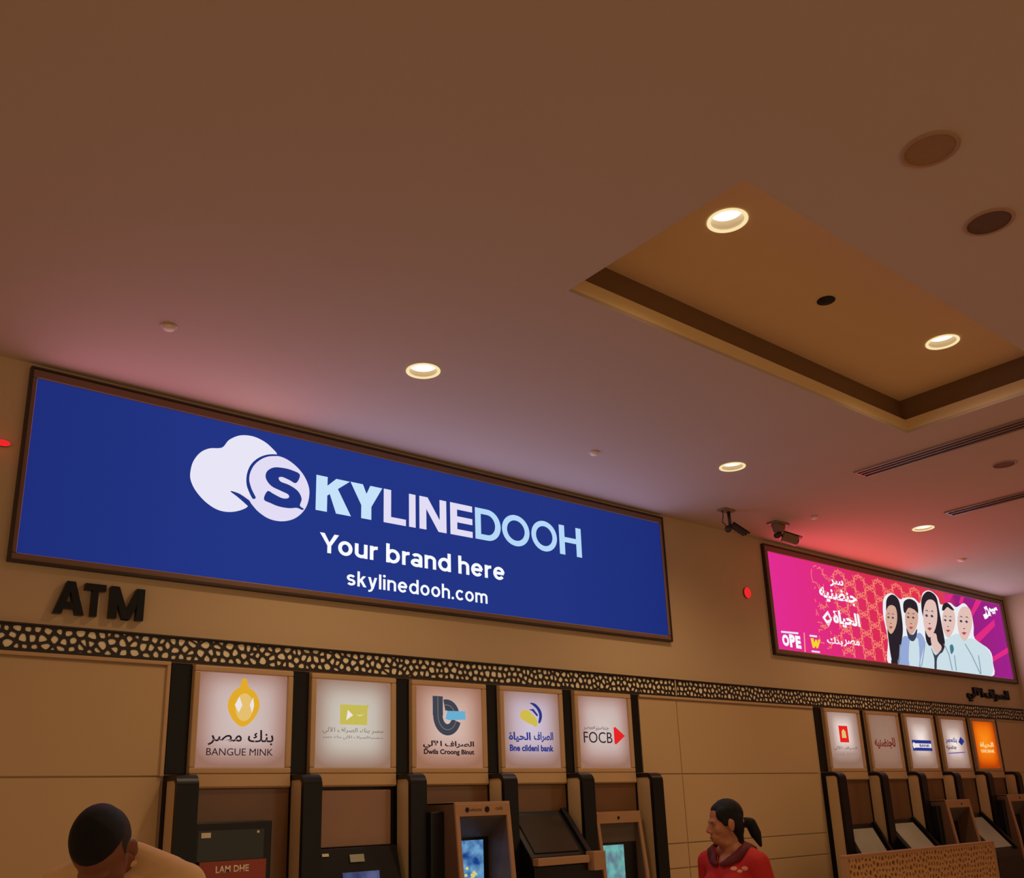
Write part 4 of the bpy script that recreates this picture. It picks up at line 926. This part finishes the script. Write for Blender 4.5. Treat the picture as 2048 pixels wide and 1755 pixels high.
def person(loc, d_body, d_head, pitch, scale, fem, arms, skin, shirt_m, trouser_m, hair_m, label, roll=0.0):
    th = math.atan2(d_body[0], -d_body[1]); hh = math.atan2(d_head[0], -d_head[1]) - th
    piv = Vector((0,.02,1.43))
    T = Matrix.Translation(piv) @ Matrix.Rotation(hh, 4, 'Z') @ Matrix.Rotation(pitch, 4, 'X') @ Matrix.Rotation(roll, 4, 'Y') @ Matrix.Translation(-piv)
    if pitch > .5: T = Matrix.Translation((0, -.045, -.040)) @ T
    mb = MB(); head_volumes(mb, T, fem); body_volumes(mb, T, fem, arms)
    root = fused('person', mb, skin, None, .0065, 3)
    root.location = loc; root.rotation_euler = (0, 0, th); root.scale = (scale,)*3
    tag(root, label, 'person')
    cutV = (lambda v: v.y < .03 and v.z > 1.322 and abs(v.x) < (v.z-1.322)*.95 + .004) if fem else None
    mb = MB(); body_volumes(mb, T, fem, arms, .013, 'shirt'); sh = fused('shirt', mb, shirt_m, root, .008, 4, cutV)
    so = sh.modifiers.new('hem', 'SOLIDIFY'); so.thickness = .004; so.offset = -1
    mb = MB(); body_volumes(mb, T, fem, arms, .010, 'trousers'); fused('trousers', mb, trouser_m, root, .012, 3)
    for sx in (-1, 1):
        mb = MB(); capped(mb, (sx*.105,.035,.050), .050, (sx*.120,-.150,.036), .034); mb.box(sx*.112-.04, sx*.112+.04, -.175, .075, 0.0, .018)
        fused('shoe', mb, M_BLACK, root, .012, 2)
    # face: eyes, brows and mouth set into the surface
    bv = BVHTree.FromPolygons([v.co[:] for v in root.data.vertices], [p.vertices[:] for p in root.data.polygons])
    T3 = T.to_3x3()
    def feat(nm, x, z, r, m, sink=0.0):
        hit = bv.ray_cast(T @ Vector((x, -.4, z)), (T3 @ Vector((0, 1, 0))).normalized())
        c = (hit[0] if hit[0] else T @ Vector((x, -.08, z))) + T3 @ Vector((0, sink, 0))
        o = MB().ball(c, r, 14, 10, T3).build(nm, m, None, True); o.parent = root
    wm = mat('eye_white', (176, 150, 132), .3); im = mat('eye_dark', (24, 16, 14), .25); bm_ = mat('brow_dark', (26, 18, 16), .8); lm = mat('lip_tone', (126, 58, 48), .5)
    for sx in (-1, 1):
        if pitch < .5:
            feat('eye', sx*.030, 1.520, (.0120, .005, .0046), wm, .0020); feat('iris', sx*.031, 1.520, (.0050, .0050, .0046), im, .0003); feat('eyelid', sx*.031, 1.5250, (.0135, .004, .0024), bm_, .001)
        else:
            feat('eyelid', sx*.030, 1.518, (.0120, .0022, .0014), bm_, .001)
        feat('eyebrow', sx*.031, 1.541, (.016, .0025, .0026), bm_, .0012)
    feat('lips', 0, 1.4575, (.019, .006, .0055), lm, .002)
    return root, T, sh
SKIN_W = mat('skin_warm', (164, 102, 66), .55, var=.06, scale=14); SKIN_M = mat('skin_brown', (120, 70, 46), .5, var=.06, scale=14)
HAIR = mat('black_hair', (12, 9, 10), .6, var=.5, scale=60, bump=.8, spec=.25); HAIR_S = mat('cropped_side_hair', (46, 36, 30), .8, var=.4, scale=90, bump=.8)
RED = mat('red_polo_cloth', (176, 20, 18), .8, var=.1, scale=18, bump=.2); MAROON = mat('maroon_collar', (88, 14, 20), .8, var=.1, scale=18); CREAM_T = mat('cream_shirt_cloth', (222, 180, 130), .8, var=.08, scale=14, bump=.2); TROUS = mat('dark_trouser_cloth', (38, 36, 44), .85, var=.1, scale=16)
rgt = Vector((_cy, -_sy)); fw = Vector((_sy, _cy))

# woman in red, in profile with a ponytail
dh = -rgt*.99 - fw*.10; db = -rgt*.80 - fw*.60
wp = at(1453, 1641, 3.6)
woman, T, sh = person((wp.x, wp.y, 0), db, dh, 0.06, 1.004, True, [((-.23,.05,1.07), (-.20,-.10,.88)), ((.23,.05,1.07), (.20,-.10,.88))], SKIN_W, RED, TROUS, HAIR, 'person in a red polo shirt with a dark ponytail, seen in profile')
mb = MB(); e = lambda c, r: mb.ball(T @ Vector(c), r, 20, 14, T.to_3x3())
e((0,.024,1.578), (.0785,.092,.087)); e((0,.056,1.510), (.064,.052,.085)); e((0,.062,1.44), (.045,.035,.06)); e((0,.006,1.600), (.066,.077,.052))
for sx in (-1, 1): e((sx*.054,-.016,1.578), (.022,.046,.044)); e((sx*.066,.050,1.535), (.014,.036,.05)); e((sx*.066,-.014,1.545), (.011,.022,.034))
h_ = fused('hair', mb, HAIR, woman, .007, 3)
mb = MB()
for a, ra, b, rb in (((0,.095,1.510), .022, (0,.125,1.525), .026), ((0,.125,1.525), .028, (0,.152,1.515), .032), ((0,.152,1.515), .032, (0,.172,1.455), .032), ((0,.172,1.455), .032, (0,.190,1.39), .010)): capped(mb, T @ Vector(a), ra, T @ Vector(b), rb)
fused('ponytail', mb, HAIR, woman, .007, 3)
o = MB().tube(T @ Vector((0,.104,1.524)), T @ Vector((0,.122,1.526)), .022).build('hair_tie', mat('grey_hair_tie', (120, 110, 100), .5), None); o.parent = woman
o = MB().ball(T @ Vector((-.052,.01,1.652)), (.014,.020,.006), 12, 8, T.to_3x3()).build('hair_clip', mat('grey_hair_clip', (110, 116, 108), .3, .4), None, True); o.parent = woman
# folded collar with an open V, laid on the shirt
bpy.context.view_layer.update()
bv = BVHTree.FromPolygons([v.co[:] for v in sh.data.vertices], [p.vertices[:] for p in sh.data.polygons])
inner = [(-.004,-.085,1.330), (-.030,-.070,1.358), (-.052,-.045,1.388), (-.066,.0,1.412), (-.060,.055,1.430), (0,.088,1.438)]
outer = [(-.014,-.105,1.305), (-.066,-.095,1.316), (-.100,-.06,1.335), (-.122,.0,1.352), (-.108,.08,1.372), (0,.120,1.372)]
inner += [(-x, y, z) for x, y, z in inner[-2::-1]]; outer += [(-x, y, z) for x, y, z in outer[-2::-1]]
def dense(P, n=5):
    out = []
    for i in range(len(P)-1):
        q = [Vector(P[max(0, min(len(P)-1, i+k))]) for k in (-1, 0, 1, 2)]
        for s_ in range(n):
            u = s_/n; out.append(0.5*((2*q[1]) + (q[2]-q[0])*u + (2*q[0]-5*q[1]+4*q[2]-q[3])*u*u + (3*q[1]-q[0]-3*q[2]+q[3])*u**3))
    return out + [Vector(P[-1])]
def lay(v, off):
    h = bv.find_nearest(v); d = v - Vector((0, .02, v.z)); d.z = .3*d.length; d.normalize()
    return Vector(h[0]) + d*off if (v-h[0]).length < .06 else v
I_, O_ = dense(inner), dense(outer); mb = MB(); n = len(I_)
Mi = [a.lerp(b, .5) for a, b in zip(I_, O_)]
vs = [lay(v, .010) for v in I_] + [lay(v, .017) for v in Mi] + [lay(v, .012) for v in O_]
fs = [(r*n+i, r*n+i+1, (r+1)*n+i+1, (r+1)*n+i) for r in range(2) for i in range(n-1)]
mb.add(vs, fs); o = mb.build('collar', MAROON, None, True); o.parent = woman
so = o.modifiers.new('cloth', 'SOLIDIFY'); so.thickness = .006; so.offset = 0
# pale print on the chest
for x, z, r in ((.085, 1.292, .016), (.140, 1.292, .015), (.115, 1.278, .012)):
    hit = bv.ray_cast(Vector((x, -.5, z)), Vector((0, 1, 0)))
    if hit[0]:
        q = Vector(hit[1]).to_track_quat('Z', 'Y').to_matrix()
        o = MB().ball(Vector(hit[0]), (r*1.3, r*.8, .003), 12, 6, q).build('print', mat('pale_print', (214, 150, 130), .7), None, True); o.parent = woman
# man at the left, head bowed
dm = Vector((-.70, -.71))
mp = at(243, 1700, 3.2)
man, T, sh = person((mp.x, mp.y, 0), dm, Vector((-.64, -.77)), math.radians(62), 1.105, False, [((-.25,.0,1.08), (-.12,-.22,1.02)), ((.25,.0,1.08), (.12,-.22,1.02))], SKIN_M, CREAM_T, TROUS, HAIR, 'person at the left edge with cropped black hair and bowed head')
mb = MB(); e = lambda c, r: mb.ball(T @ Vector(c), r, 20, 14, T.to_3x3())
e((0,.016,1.584), (.0715,.091,.078)); e((0,-.010,1.606), (.058,.064,.044))
fused('hair', mb, HAIR, man, .007, 3)
mb = MB(); e((0,.022,1.560), (.0765,.090,.082)); e((0,.062,1.52), (.055,.044,.060))
fused('cropped_side_hair', mb, HAIR_S, man, .007, 3)
mb = MB(); n = 28; ringp = []
for k in range(n):
    a = 2*PI*k/n; ringp.append((math.cos(a)*.074, .022 + math.sin(a)*.072, 1.392 - .014*max(0, -math.sin(a))))
for k in range(n): capped(mb, ringp[k], .0105, ringp[(k+1) % n], .0105, 8)
fused('neckband', mb, CREAM_T, man, .006, 2)
